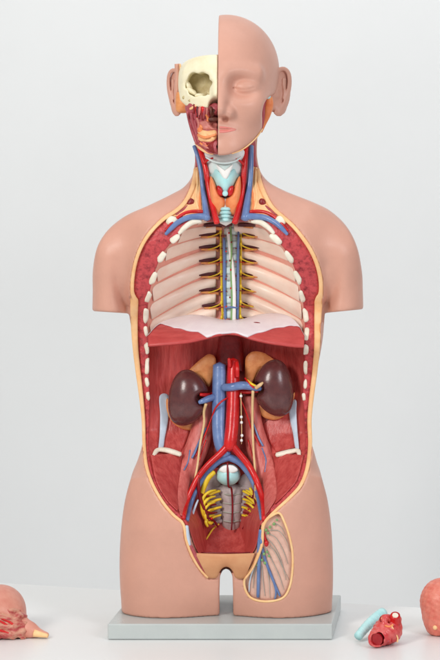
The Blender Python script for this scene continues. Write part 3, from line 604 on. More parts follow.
pillow('sacrum', [(218, 487), (226, 484), (238, 484.5), (243, 488), (242.5, 502), (241.5, 518), (239.5, 528), (235, 533), (230.5, 534), (226, 532), (222.5, 526), (221.5, 512), (220, 498)], lambda a, b: .022, M['sacrum'], torso, .009, .02, n=60)
for s in (-1, 1):
    for k in range(5):
        py = 488 + 8.2 * k; x0 = 222 if s < 0 else 240.5; L = 13 - 1.1 * k
        ribbon('sacral_process', [(x0, py - 2.3), (x0 + s * L * .5, py - 2.6 + 1.2), (x0 + s * L, py + 1)], [(x0, py + 2.6), (x0 + s * L * .5, py + 3.4), (x0 + s * L, py + 4)], lambda a, b: .022, M['sacrum'], torso, .004, .01, 14, 6)
for k in range(4): tube('sacral_ridge', [(222.5 + .3 * k, 494 + 9 * k, .0165, .7), (231, 495 + 9 * k, .0125, .8), (240 - .3 * k, 494 + 9 * k, .0165, .7)], M['greyvessel'], torso, 6)
NL = [[(214, 472, .0, 2.6), (208, 478, -.004, 3.0), (204, 487, -.006, 2.6), (201, 497, -.006, 2.2)],
      [(220, 491, .012, 1.2), (213, 493, .006, 1.8), (206, 498, .0, 1.8), (201, 503, -.004, 1.6)],
      [(221, 499, .012, 1.1), (214, 501, .006, 1.7), (206, 505, .0, 1.7), (201, 510, -.004, 1.5)],
      [(221.5, 507, .012, 1.1), (214, 509, .006, 1.6), (208, 512, .0, 1.7), (203, 516, -.004, 1.6)],
      [(221, 515, .012, 1.0), (214, 517, .006, 1.4), (209, 520, .0, 1.5)],
      [(201, 496, -.007, 2.0), (202, 508, -.007, 2.2), (205, 517, -.006, 2.3), (210, 523, -.004, 2.0), (213, 522, .0, 1.0)],
      [(219, 524, .014, .8), (213, 529, .01, .9), (209, 535, .004, .9), (206, 540, .0, .7)]]
NR = [[(245, 470, .0, 2.2), (251, 477, -.004, 2.4), (256, 484, -.006, 2.0)],
      [(243, 491, .012, 1.2), (249, 494, .006, 1.6), (254, 499, .0, 1.5)],
      [(243, 499, .012, 1.1), (249, 501, .006, 1.5), (255, 506, .0, 1.5)],
      [(242, 507, .012, 1.1), (248, 509, .006, 1.5), (254, 514, .0, 1.5)],
      [(242, 515, .012, 1.0), (248, 517, .006, 1.4), (253, 522, .0, 1.4)],
      [(250, 488, .0, 1.4), (254, 496, -.005, 1.5), (257, 508, -.006, 1.7), (257.5, 518, -.006, 1.7), (254, 527, -.003, 1.2)],
      [(243, 524, .014, .8), (248, 530, .01, .9), (252, 536, .004, .8)]]
for k in range(5):                                  # denser outer fan
    py = 492 + 6.2 * k
    NL.append([(216 - .5 * k, py - 2, .006, .8), (209, py, -.004, 1.4), (203.5 + .6 * k, py + 5, -.009, 1.7), (202.5 + 1.3 * k, py + 10, -.009, 1.2)])
    NR.append([(246, py - 2, .006, .8), (250.5, py + .5, -.003, 1.3), (255, py + 5, -.008, 1.5), (256.5 - .5 * k, py + 10, -.008, 1.0)])
for q in NL + NR: tube('sacral_nerve', q, M['nerve'], torso, 8, 5)
for q in ([(199, 474, -.016, 1.2), (198.5, 486, -.018, 1.7), (200, 497, -.012, 1.9), (204, 508, -.01, 1.5), (209, 519, -.008, 1.3)], [(200, 494, -.012, 1.4), (206, 496, -.004, 1.2), (214, 496.5, .004, .8)], [(202, 503, -.011, 1.3), (208, 505, -.004, 1.2), (216, 504.5, .006, .8)],
          [(205, 511, -.01, 1.2), (211, 513, -.004, 1.1), (217, 512.5, .006, .8)], [(208, 518, -.008, 1.2), (214, 521, .0, 1.2), (218, 527, .008, 1.0)],
          [(256, 480, -.014, 1.2), (254, 492, -.008, 1.3), (255.5, 505, -.009, 1.3), (253, 517, -.006, 1.2), (250, 527, .0, 1.1)], [(255, 497, -.008, 1.2), (250, 498, .0, 1.2), (244, 496.5, .006, .8)],
          [(255, 505, -.008, 1.3), (250, 505.5, .0, 1.3), (244, 504, .006, .8)], [(254, 512, -.008, 1.3), (249, 513.5, .0, 1.2), (243, 512, .006, .8)], [(252, 520, -.006, 1.2), (247, 523, .004, 1.4), (243, 529, .008, 1.2)]):
    tube('pelvic_vessel', q, M['darkvessel'], torso, 8, 5)
for k in range(12):
    s = -1 if k % 2 else 1; x, y = (204 + 8 * rng.random(), 492 + 28 * rng.random()) if s < 0 else (248 + 7 * rng.random(), 492 + 30 * rng.random())
    ball('vessel_stub', x, y, -.009, (.0017, .0015, .0019), M['darkvessel'] if k % 3 else M['artery'], torso, seg=8)
# tan floor of the pelvis: an upright cut face with a shelf behind it
ytan = lambda a, b: float(yrim(a, b)) - .003 - .00001 * max(0, 900 - (a - 226) ** 2)
TAN = [(195.5, 553), (210, 553.6), (226, 553.8), (240, 553.6), (254.5, 553), (253, 562), (249, 570), (244, 577), (237, 579), (234.5, 573), (231.5, 568), (226.2, 566), (221, 568), (218, 574), (215, 578.5), (208, 577), (202, 568)]
def flat(name, pts, yf, m, thick, seg=1):
    q = smooth([(*p,) for p in pts], closed=True, sub=3); V = [P(a, b, float(yf(a, b))) for a, b in q]; n = len(V)
    V += [v + np.array([0, thick, 0]) for v in V]
    bm = bmesh.new(); vs = [bm.verts.new(v) for v in V]
    f = bm.faces.new(vs[:n]); g = bm.faces.new(vs[n:][::-1])
    for i in range(n): bm.faces.new((vs[i], vs[n + i], vs[n + (i + 1) % n], vs[(i + 1) % n]))
    bmesh.ops.triangulate(bm, faces=[f, g]); bmesh.ops.recalc_face_normals(bm, faces=bm.faces)
    es = [e for e in bm.edges if e.calc_face_angle(0) > 1.0]
    bmesh.ops.bevel(bm, geom=es, offset=0.003, segments=4, affect='EDGES')
    me = bpy.data.meshes.new(name); bm.to_mesh(me); bm.free(); me.polygons.foreach_set('use_smooth', [True] * len(me.polygons)); o = bpy.data.objects.new(name, me); COL.objects.link(o); me.materials.append(m); o.parent = torso
    o.modifiers.new('weighted_normal', 'WEIGHTED_NORMAL')
    return o
ribbon('pelvic_floor', [(195, 553), (208, 553.5), (226, 553.8), (242, 553.5), (255, 553)], [(207.5, 577.5), (213, 578.5), (217.5, 577), (219.8, 571.5), (222.5, 568.2), (226.2, 566.8), (230, 568.2), (232.8, 571.5), (235, 577), (240, 579), (245.5, 577.5)], lambda a, b: float(yrim(a, b)) - .0035 - .000009 * max(0, 900 - (a - 226) ** 2) + .00035 * max(0, b - 566), M['tan'], torso, .004, .022, 60, 12, 0, pw=.9)
tube('pelvic_floor_edge', [(195.5, 552.6, -.052, .8), (210, 552.9, -.054, .9), (226, 553, -.056, .9), (241, 552.9, -.054, .9), (254.5, 552.6, -.052, .8)], M['darkvessel'], torso, 6)
ribbon('pubic_cut', [(188, 546), (193, 557), (200, 568), (206, 576)], [(192, 545), (198, 556), (203, 566), (209, 577)], lambda a, b: float(yrim(a, b)) - .004, M['mauve'], torso, .002, .02, 24, 6, .0004)
tube('pubic_tendon', [(186.5, 526, float(yrim(187, 526)) - .003, 2.0), (187.5, 536, float(yrim(188, 536)) - .003, 2.4), (189.5, 546, float(yrim(190, 546)) - .003, 1.8)], M['paleblue'], torso, 10)

# ------------------------------------------------------------------ groin window with vessels
OVS = smooth(OVAL, closed=True, sub=4)
ys = cast(body, OVS[:, 0], OVS[:, 1])
from functools import lru_cache
gx, gy = np.meshgrid(np.arange(236, 304, 2.0), np.arange(500, 612, 2.0), indexing='ij')
gb = cast(blob, gx.ravel(), gy.ravel()).reshape(gx.shape)
def ythigh(px, py):
    u = np.clip((px - 236) / 2, 0, gx.shape[0] - 1.01); v = np.clip((py - 500) / 2, 0, gx.shape[1] - 1.01); i, j = int(u), int(v); a, b = u - i, v - j
    return float(gb[i, j] * (1 - a) * (1 - b) + gb[i + 1, j] * a * (1 - b) + gb[i, j + 1] * (1 - a) * b + gb[i + 1, j + 1] * a * b)
pillow('window_floor', OVAL, lambda a, b: ythigh(a, b) + .0062, M['window'], torso, .0008, .004, rings=10, n=64)
q = np.array(OVAL); q = np.vstack([q, q[0]]); wr = np.where((q[:, 0] < 263) & (q[:, 1] < 572), .4, 1.25)
tube('window_rim', [(a, b, ythigh(a, b) + .0006, r) for (a, b), r in zip(q, wr)], M['fat_pale'], torso, 8, 6)
yt = lambda a, b, e=0: ythigh(a, b) + .004 - e
def vt(name, pts, m, n=7): return tube(name, [(a, b, yt(a, b, .0004 * r), r * (.72 if name == 'cutaneous_nerve' else 1)) for a, b, r in pts], m, torso, n, 5)
vt('femoral_vein', [(261, 530, 2.2), (259.5, 545, 2.4), (259, 560, 2.0), (258.5, 580, 1.8), (258, 597, 1.6)], M['vein'], 10)
vt('saphenous_vein', [(262, 548, 1.6), (266, 562, 1.4), (271, 575, 1.4), (276, 587, 1.2), (280, 596, 1.0)], M['vein'], 10)
vt('saphenous_vein', [(274, 583, 1.0), (276, 592, 1.0), (275, 599, .9)], M['vein'])
vt('femoral_vein_branch', [(259, 553, 1.2), (254, 566, 1), (250, 580, .8), (249, 592, .6)], M['paleblue'])
ball('femoral_artery', 266.5, 543.5, yt(266, 543, .003), (.0032, .003, .0046), M['artery'], torso, seg=14)
vt('femoral_artery_branch', [(262, 528, 1.2), (264, 535, 1.4), (266, 542, 1.4)], M['artery'])
ball('femoral_vein_stub', 261.5, 540, yt(261, 540, .003), (.0036, .003, .006), M['vein'], torso, seg=14)
for x, y, r in [(266, 530, .0022), (270, 527, .002), (274, 524, .0022), (268, 533, .002), (277, 520, .0018), (264, 554, .0022), (267, 552, .002), (262, 560, .002), (265, 563, .0022), (258, 556, .0018), (257, 565, .0016), (269, 556, .0018)]:
    ball('lymph_node', x, y, yt(x, y, .002), (r, r * .8, r * 1.1), M['greenish'], torso, seg=8, wob=.1)
for q in [[(268, 533, .6), (276, 538, .55), (283, 550, .5), (288, 564, .4)], [(267, 538, .6), (274, 546, .6), (281, 560, .5), (286, 580, .4)], [(270, 530, .6), (279, 531, .5), (286, 540, .4), (290, 552, .3)], [(266, 548, .6), (272, 560, .5), (279, 575, .5), (284, 590, .3)],
          [(275, 523, .6), (281, 527, .5), (285, 535, .3)], [(270, 546, .5), (276, 553, .6), (283, 568, .5), (289, 580, .3)], [(256, 562, .6), (254, 575, .5), (253, 588, .4)], [(262, 566, .5), (263, 580, .5), (265, 596, .4)], [(267, 566, .5), (269, 580, .5), (270, 598, .3)], [(258, 556, .6), (253, 572, .5), (248, 586, .4)]]:
    vt('cutaneous_nerve', q, M['greyvessel'], 6)

# ------------------------------------------------------------------ neck
yN = lambda px, py: 0.0
def yn(px, py, y, o=.003): return min(y, float(yrim(px, py)) - o)
def stack(name, A, B, y, m, bulge=.006, thick=.02, rough=.0003, n=40): return ribbon(name, A, B, (lambda a, b: y), M[m], torso, bulge, thick, n, 9, rough)
stack('deep_neck_muscle', [(203, 140), (203, 170), (206, 200), (207, 222)], [(254, 140), (253, 170), (250, 200), (249, 222)], .004, 'mauve', .012, .03)
for s, X in ((-1, lambda x: x), (1, lambda x: 453 - x)):
    cc = cl if s < 0 else cr_
    ribbon('neck_fat', [(float(cc(b)) - s * 1.5, b) for b in (164, 176, 188, 198, 207, 216)], [(X(a), b) for a, b in ((202, 164), (204, 176), (204.5, 188), (205, 198), (205, 207), (205, 217))], lambda a, b: float(yrim(a, b)) - .0006, M['fat'], torso, .0035, .01, 40, 10, .0005)
    tube('neck_fat_fold', [(X(197), 168, yn(X(197), 168, 1), 1.3), (X(197.5), 185, yn(X(197), 185, 1), 1.6), (X(196), 198, yn(X(196), 198, 1), 1.5), (X(198), 209, yn(X(198), 209, 1), 1.6)], M['fat_pale'], torso, 8)
    tube('neck_fat_fold', [(X(201), 186, yn(X(201), 186, 1), 1.0), (X(200), 200, yn(X(200), 200, 1), 1.4), (X(200.5), 210, yn(X(200), 210, 1), 1.2)], M['orange'], torso, 8)
    ribbon('cut_neck_muscle', [(X(197.5 if s < 0 else 198), 137), (X(195.2 if s < 0 else 197), 150), (X(195 if s < 0 else 197), 158), (X(195.5), 167)], [(X(202), 137), (X(202), 149), (X(202.5), 158), (X(203), 166)], lambda a, b: float(yrim(a, b)) - .001, M['mauve'], torso, .004, .012, 24, 8, .0005)
    ball('cut_neck_muscle', X(190.5), 203, float(yrim(X(190.5), 203)) - .0035, (.0048, .0028, .0072), M['deep'], torso, rot=.35 * s, seg=14, wob=.08)
    tube('cut_neck_strip', [(X(187.5), 206, yn(X(187), 206, 1, .002), 1.2), (X(182), 211, yn(X(182), 211, 1, .002), 1.6), (X(176), 215, yn(X(176), 215, 1, .002), 1.4)], M['mauve'], torso, 8)
    tube('subclavian_artery', [(X(a), b, yn(X(a), b, y, .0035), r) for a, b, y, r in ((203, 212, -.024, 1.9), (195, 211.5, -.028, 2.1), (186, 213, -.034, 2.1), (178, 217.5, -.04, 1.9), (171, 224, -.05, 1.6), (165, 231, -.05, 1.1))], M['artery'], torso, 10)
    tube('subclavian_vein', [(X(a), b, yn(X(a), b, y, .0045), r) for a, b, y, r in ((207, 216.5, -.026, 3.4), (197, 216.5, -.034, 3.2), (187, 218, -.042, 3.0), (178, 222.5, -.052, 2.7), (171, 228.5, -.060, 2.4), (165.5, 234.5, -.065, 1.5))], M['vein'], torso, 12)
tube('jugular_vein', [(a, b, yn(a, b, y, .0035), r) for a, b, y, r in [(194, 146, -.008, 1.8), (197.5, 156, -.014, 2.1), (201, 172, -.02, 2.2), (203, 190, -.024, 2.5), (205, 205, -.027, 3.0), (207, 219, -.028, 3.6)]], M['vein'], torso, 12)
tube('jugular_vein', [(a, b, yn(a, b, y, .0035), r) for a, b, y, r in [(251.5, 146, -.008, 2.2), (251, 156, -.016, 2.6), (250.5, 172, -.02, 2.9), (249, 190, -.024, 3.1), (247, 205, -.027, 3.6), (245, 219, -.028, 4.2)]], M['vein'], torso, 12)
tube('carotid_artery', [(a, b, yn(a, b, y, .0035), r) for a, b, y, r in [(199, 147, -.014, 2.2), (202.5, 157, -.022, 2.6), (206, 170, -.028, 2.6), (208.5, 186, -.03, 2.6), (211.5, 202, -.032, 2.7), (215.5, 217, -.032, 3.0), (217, 223, -.028, 3.0)]], M['artery'], torso, 12)
tube('carotid_artery', [(a, b, yn(a, b, y, .0035), r) for a, b, y, r in [(245.5, 147, -.012, 2.8), (245, 157, -.022, 2.9), (244, 170, -.028, 2.6), (243, 186, -.03, 2.5), (240.5, 202, -.032, 2.6), (236.5, 217, -.032, 3.0), (234.5, 223, -.028, 3.0)]], M['artery'], torso, 12)
tube('external_carotid', [(204, 163, -.03, 1.4), (208, 160, -.036, 1.2), (213, 158, -.04, .9)], M['artery'], torso, 8)
tube('external_carotid', [(244, 165, -.03, 1.4), (240, 161, -.036, 1.2), (236, 159, -.04, .9)], M['artery'], torso, 8)
# larynx, thyroid, trachea
pillow('suprahyoid_membrane', [(205, 150), (215, 148), (234, 148), (244, 150), (243, 158), (236, 164), (224, 166), (212, 164), (206, 158)], lambda a, b: -.026, M['white'], torso, .008, .012)
tube('hyoid_bone', [(206, 157, -.036, 1.0), (213, 161, -.042, 1.2), (224, 163, -.046, 1.4), (235, 161, -.042, 1.2), (241, 157, -.036, 1.0)], M['disc'], torso, 10)
pillow('thyrohyoid_membrane', [(207, 159), (216, 161), (224, 162), (233, 161), (242, 159), (242, 171), (234, 176), (225, 178), (215, 176), (207, 171)], lambda a, b: -.034 + .00004 * (a - 225) ** 2, M['disc'], torso, .006, .015)
pillow('thyroid_cartilage', [(208, 168), (212, 166), (219, 171), (225, 174), (231, 171), (237, 166), (241, 168), (239, 178), (233, 187), (228, 194), (222, 194), (216, 187), (210, 178)], lambda a, b: -.038 + .00008 * (a - 225) ** 2, M['cyan'], torso, .007, .02)
pillow('thyroid_cartilage_ridge', [(216, 164), (225, 171), (233, 164), (230, 173), (225.5, 180), (220, 173)], lambda a, b: -.0445, M['white'], torso, .002, .006, rings=4, n=24)
for s in (-1, 1):
    X = (lambda x: x) if s < 0 else (lambda x: 450.5 - x)
    pillow('thyroid_gland', [(X(210.5), 176), (X(213.5), 180), (X(217), 188), (X(221), 196), (X(224.5), 199), (X(225), 206), (X(222), 211), (X(218), 215), (X(213.5), 211), (X(210.5), 199), (X(209.5), 186)], lambda a, b: -.036, M['orange'], torso, .009, .015)
    pillow('cricothyroid_muscle', [(X(217), 186), (X(221), 187), (X(223.3), 193), (X(222), 196), (X(218), 194)], lambda a, b: -.0445, M['artery'], torso, .003, .008, rings=4, n=24)
ball('cricoid_cartilage', 225.2, 193.5, -.048, (.0042, .003, .0042), M['cyan'], torso, seg=14)
for k, py in enumerate((209, 212.6, 216.2, 219.8)):
    tube('trachea_ring', [(219.5 - .3 * k, py + .8, -.03, 1.3), (222, py, -.04, 1.7), (225.5, py - .2, -.043, 1.8), (229, py, -.04, 1.7), (231.5 + .3 * k, py + .8, -.03, 1.3)], M['cyan'], torso, 8, 5)
tube('trachea_wall', [(225.5, 200, -.028, 5.5), (225.5, 213, -.03, 5.8), (225.8, 223, -.03, 6)], M['white'], torso, 14)
ball('trachea_opening', 226.5, 224.5, -.014, (.009, .006, .004), M['maroon'], torso, seg=14)
for s in (-1, 1): tube('neck_lymph_vessel', [(227 + s * 21, 206, -.03, .9), (227 + s * 24, 210, -.034, 1.2), (227 + s * 25, 214, -.036, 1.1)], M['greenish'], torso, 8)

# ------------------------------------------------------------------ head: skin half
ZE = float(P(240, 86, -.08)[2])
HR = [(219.5, 11.8), (228, 12.3), (240, 15), (252, 20), (262, 27), (270, 36), (276, 47), (279.2, 60), (280, 72), (279.5, 84), (276, 93), (269, 97), (264.5, 103), (262.3, 112), (262, 127), (258, 135), (251, 142.5), (243, 148.5), (235, 152.5), (226, 155), (215, 155.5)]
HSIL = Poly([tuple(v) for v in smooth(HR, sub=5)] + [(190, 156), (190, 12)])
def headf(X, Y, Z):
    z = Z - ZE; ax = np.abs(X)
    f = ell(X, Y, z, (0, .012, .024), (.0755, .096, .084))
    f = smin(f, ell(X, Y, z, (0, -.030, -.030), (.062, .062, .075)), .03)
    f = smin(f, ell(X, Y, z, (0, -.058, -.083), (.034, .034, .026)), .03)
    f = smin(f, cap(ax, Y, z, (.012, -.070, -.092), (.052, -.002, -.062), .016, .018), .025)
    f = smin(f, ell(ax, Y, z, (.036, -.058, -.028), (.024, .024, .018)), .02)          # cheek bone
    f = smin(f, cap(ax, Y, z, (.010, -.081, .017), (.048, -.062, .019), .0085, .0075), .014)   # brow
    f = smax(f, -ell(ax, Y, z, (.032, -.094, -.001), (.021, .023, .0165)), .012)       # eye socket
    f = smin(f, ell(ax, Y, z, (.0320, -.0625, -.0015), (.0215, .0185, .0140)), .003)     # closed eye
    E = ((.016, -.0760, -.0020), (.024, -.0798, -.0046), (.032, -.0806, -.0056), (.040, -.0798, -.0046), (.048, -.0758, -.0018))
    for a_, b_ in zip(E[:-1], E[1:]): f = smax(f, -cap(ax, Y, z, a_, b_, .0007), .0018)      # lid line
    f = smin(f, cap(X, Y, z, (0, -.083, .006), (0, -.1035, -.034), .0075, .0098), .012)  # nose
    f = smin(f, ell(ax, Y, z, (.0125, -.092, -.0385), (.0090, .0110, .0085)), .006)
    f = smax(f, -ell(ax, Y, z, (.0080, -.0985, -.0482), (.0056, .0120, .0052)), .0012)   # nostril
    f = smin(f, cap(ax, Y, z, (0, -.0935, -.0565), (.021, -.0825, -.0605), .0046, .0028), .006)   # upper lip
    f = smin(f, cap(ax, Y, z, (0, -.0925, -.0670), (.020, -.0820, -.0630), .0052, .0028), .006)   # lower lip
    f = smax(f, -cap(ax, Y, z, (0, -.0985, -.0617), (.023, -.0855, -.0617), .0008), .002)
    f = smin(f, ell(ax, Y, z, (.004, -.077, -.0885), (.017, .0145, .0125)), .012)        # chin
    return f
def headskin(X, Y, Z):
    px, py = proj(X, Y, Z); f = headf(X, Y, Z)
    f = smax(f, -HSIL(px, py) * PXM, .004); f = smax(f, -(X + .0116 + .1 * Y), .0012)
    back = np.minimum(-(f + .006), .06 - np.abs(Y - .02))
    return f
p, q = nets(headskin, (-.026, -.125, .655), (.085, .112, .905), .00135)
head = link('head_skin', p, q, M['skin'], torso)
head['label'] = 'smooth skin covered half of the head with closed eye'
# lips as thin painted strips laid over the relief
hx, hy = np.meshgrid(np.arange(214, 284, 1.0), np.arange(60, 156, 1.0), indexing='ij')
hb = cast(headskin, hx.ravel(), hy.ravel(), -.13, .0, 391).reshape(hx.shape)
def yhead(px, py):
    u = np.clip(px - 214, 0, hx.shape[0] - 1.01); v = np.clip(py - 60, 0, hx.shape[1] - 1.01); i, j = int(u), int(v); a, b = u - i, v - j
    return float(hb[i, j] * (1 - a) * (1 - b) + hb[i + 1, j] * a * (1 - b) + hb[i, j + 1] * (1 - a) * b + hb[i + 1, j + 1] * a * b)
def lip(A, B): ribbon('lip', A, B, lambda a, b: yhead(a, b) - .0003, M['lip'], head, .0005, .003, 26, 6)
lip([(219.5, 126.2), (223, 126.4), (229, 127.2), (236, 128.9)], [(219.5, 128.7), (225, 128.7), (231, 128.8), (236.5, 129.3)])
lip([(219.5, 129.5), (225, 129.5), (231, 129.5), (236, 129.7)], [(219.5, 133.0), (225, 132.8), (231, 131.6), (235.5, 130.2)])
# ears
def ear(sx, cx, cy, sc_=1.0, name='ear', parent=None):
    c = P(cx, cy, .012); s = sx; HX = [(-4, 20), (-1, 23.2), (3.5, 23.5), (6.8, 19.5), (8, 12), (7.4, 3), (5.6, -5), (3.4, -12), (1.2, -19), (-2.2, -24.5), (-5.4, -23)]; HX = [tuple(v) for v in smooth(HX, n=32)]
    def f(X, Y, Z):
        x = (X - c[0]) * s / sc_; y = (Y - c[1]) / sc_; z = (Z - c[2]) / sc_
        y = y - x * 0.9
        b = ell(x, y, z, (-.001, .005, .002), (.0135, .0045, .0335))
        for a, d in zip(HX[:-1], HX[1:]):
            b = smin(b, cap(x, y, z, (a[0] * PXM, -.002, a[1] * PXM), (d[0] * PXM, -.002, d[1] * PXM), .0029), .0012)
        b = smin(b, cap(x, y, z, (.0035, -.001, .018), (.003, -.001, -.010), .0024), .003)
        b = smin(b, ell(x, y, z, (-.007, .0, -.004), (.006, .006, .007)), .003)
        b = smin(b, ell(x, y, z, (-.002, .001, -.027), (.0068, .005, .0085)), .004)
        b = smax(b, -ell(x, y, z, (-.001, -.006, -.001), (.0042, .0075, .0085)), .003)
        b = smin(b, ell(x, y, z, (-.014, .008, .0), (.008, .012, .028)), .006)
        return b
    p, q = nets(f, c - np.array([.036, .036, .046]), c + np.array([.036, .036, .046]), .0011)
    return link(name, p, q, M['skin'], parent or torso)
ear(1, 281.6, 91.2, .95, parent=head); ear(-1, 174.8, 92, .92)
# cut wedge in front of the ear
tube('parotid_fat', [(269, 97, -.022, 3.4), (268.5, 104, -.022, 5.0), (266.5, 114, -.018, 4.4), (263.5, 124, -.014, 2.6), (261, 132, -.012, 1.4)], M['orange'], torso, 12)
tube('jaw_muscle', [(264.5, 101, -.032, 1.6), (263.2, 107, -.03, 2.0), (263, 116, -.03, 2.0), (261.5, 126, -.028, 1.8), (259, 133, -.026, 1.6)], M['mauve'], torso, 10)
ball('ear_cartilage', 268, 96.5, -.028, (.0042, .003, .0038), M['cyan'], torso, seg=14)
ball('ear_cartilage', 265, 100.5, -.03, (.0024, .002, .003), M['mauve'], torso, seg=12)
tube('jaw_rim', [(262.5, 129, float(yhead(261, 129)) + .004, .7), (256.5, 137.5, float(yhead(255, 136)) + .004, .8), (249, 144.8, float(yhead(248, 143)) + .003, .8), (241, 150.2, float(yhead(240.5, 148.5)) + .003, .8), (232, 153.6, float(yhead(232, 152)) + .003, .7)], M['fat_pale'], torso, 8)

# ------------------------------------------------------------------ head: dissected half
HL = [(222, 54.5), (208, 55), (196, 57), (187, 60.5), (181.5, 65.5), (178.5, 74), (178, 88), (180, 100), (186, 106), (222, 110)]
SKS = Poly([tuple(v) for v in smooth(HL[:-2], sub=5)] + HL[-2:])
orb = P(199, 81.5, -.082)
def skull(X, Y, Z):
    px, py = proj(X, Y, Z); f = headf(X, Y, Z) + .0035
    z = Z - ZE; ax = np.abs(X)
    f0 = ell(X, Y, z, (0, .012, .024), (.0725, .094, .081)); f0 = smin(f0, ell(X, Y, z, (0, -.030, -.020), (.060, .058, .05)), .03)
    f = smin(f0, cap(ax, Y, z, (.010, -.080, .020), (.048, -.060, .020), .006, .006), .014)
    f = smin(f, cap(ax, Y, z, (.050, -.058, .012), (.052, -.050, -.018), .0055, .0065), .01)
    f = smin(f, cap(ax, Y, z, (.052, -.050, -.020), (.026, -.066, -.022), .0065, .0055), .01)
    f = smin(f, cap(X, Y, z, (-.004, -.082, .012), (-.004, -.094, -.012), .005, .0045), .008)
    c = (-.0315, -.083, .0025)
    o = np.sqrt(((X - c[0]) / .0188) ** 2 + ((z - c[2]) / .0172) ** 2) ; o = (o - 1) * .015 + .0016 * np.sin(X * 290 + 1.0) * np.sin(z * 250 + .9) + .0006 * np.sin(X * 420 - z * 510); o = np.maximum(o, Y + .03); o = smax(o, -(Y + .2), .001)
    f = smax(f, -o, .003)
    f = smax(f, -ell(X, Y, z, (-.007, -.093, -.030), (.010, .03, .013)), .003)
    f = smax(f, -SKS(px, py) * PXM, .003); f = smax(f, X + .0116 + .1 * Y + .0004, .0012)
    return smax(f, -(z + .033), .004)
p, q = nets(skull, (-.085, -.112, ZE - .045), (.004, .112, .84), .0013)
sk = link('skull', p, q, M['skull'], torso)
pillow('orbit_lining', [(184, 79), (190, 67), (200, 64.5), (210, 69), (214.5, 81), (209, 94), (199, 98), (189, 94)], lambda a, b: -.052 + .00002 * ((a - 199) ** 2 + (b - 81) ** 2), M['socket'], sk, -.008, .006)
for x, y, d, r, t in ((188, 85, -.056, .0068, 1.0), (192, 91.5, -.062, .0066, .6), (200, 95, -.068, .0050, -.05)):
    ball('orbit_bone_chip', x, y, d, (r * 1.5, r * .9, r * .55), M['skull'], sk, rot=-t, seg=18, wob=.12)
pillow('nasal_cavity', [(208, 99), (212, 94), (217.5, 92), (217.5, 112), (212, 111), (208.5, 106)], lambda a, b: -.062, M['brown'], torso, .006, .01)
for x, y, r, t in ((184.5, 97, .0042, .5), (190, 100.5, .003, .1), (209, 93.5, .0032, -.6)): ball('bone_tan_spot', x, y, float(cast(skull, x, y)[0]) + .0006, (r, .0012, r * .6), M['socket'], sk, rot=t, seg=12, wob=.15)  # flat tan spots set on the bone surface, nothing carved out
# skin strip and ear side
ribbon('scalp_edge', [(174.5, 64), (174.8, 75), (174, 90), (175, 106), (178, 113)], [(179.3, 63.5), (179.8, 75), (179.5, 90), (181, 103), (186, 112)], lambda a, b: -.012, M['skin'], torso, .004, .05, 40, 7)
tube('scalp_fat', [(180.2, 64, -.018, .9), (180.6, 76, -.02, 1.0), (180.4, 90, -.022, 1.3), (182, 101, -.026, 2.2), (186, 109, -.03, 2.6)], M['fat'], torso, 8)
pillow('temple_muscle_pad', [(177, 92), (183, 95), (190, 100), (198, 104), (196, 110), (186, 113), (177, 112), (175.5, 103)], lambda a, b: -.034, M['adrenal'], torso, .008, .04)
# muscle mass of the dissected face: a solid under the strands
FL = [(220, 104), (200, 101), (188, 103), (184, 109), (187.5, 117), (190.5, 126), (193.5, 137), (196.5, 146), (203, 151), (210, 154), (220, 155)]
FS = Poly([tuple(v) for v in smooth(FL, sub=5)])
def facem(X, Y, Z):
    px, py = proj(X, Y, Z); f = headf(X, Y, Z) + .008; z = Z - ZE
    f = smax(f, -FS(px, py) * PXM, .004); f = smax(f, X + .0116 + .1 * Y + .0006, .0012)
    f = smax(f, -ell(X, Y, z, (-.012, -.092, -.052), (.013, .02, .008)), .004)
    return f + .0012 * np.sin(X * 420 + Z * 160) * np.sin(Z * 330 + X * 90)
p, q = nets(facem, (-.075, -.11, .655), (.004, .06, ZE - .01), .0015)
face = link('face_muscle_mass', p, q, M['mauve'], torso)
fx, fy = np.meshgrid(np.arange(176, 222, 1.0), np.arange(98, 158, 1.0), indexing='ij')
fb = cast(facem, fx.ravel(), fy.ravel(), -.12, .04, 321).reshape(fx.shape); fb = np.minimum(fb, 0.0)
def yface(px, py):
    i = int(np.clip(round(px - 176), 0, fx.shape[0] - 1)); j = int(np.clip(round(py - 98), 0, fx.shape[1] - 1)); return float(fb[i, j])
def ft(name, pts, m, n=8): return tube(name, [(a, b, yface(a, b) - .0006 * r, r) for a, b, r in pts], M[m], torso, n, 5)
for k in range(13):
    x = 194.5 + 1.15 * k + rng.random(); y0, y1 = 101.5 + 2 * rng.random(), 113 + 7 * rng.random(); r = .8 + .7 * rng.random(); dx = 2.4 * (rng.random() - .6)
    ft('cheek_muscle', [(x, y0, r), (x + dx * .4, (y0 + y1) / 2, r * 1.3), (x + dx, y1, r * .8)], ('deep', 'artery', 'maroon', 'mauve', 'deep', 'tongue')[k % 6])
for q in ([(187.5, 112, 1.5), (190, 122, 2.0), (193.5, 134, 2.0), (197, 144, 1.5)], [(191, 113, 1.6), (193.5, 123, 2.0), (196.5, 134, 1.9), (199, 142, 1.4)], [(194.5, 120, 1.2), (196.5, 128, 1.5), (198.5, 136, 1.2)]): ft('masseter_muscle', q, 'mauve')
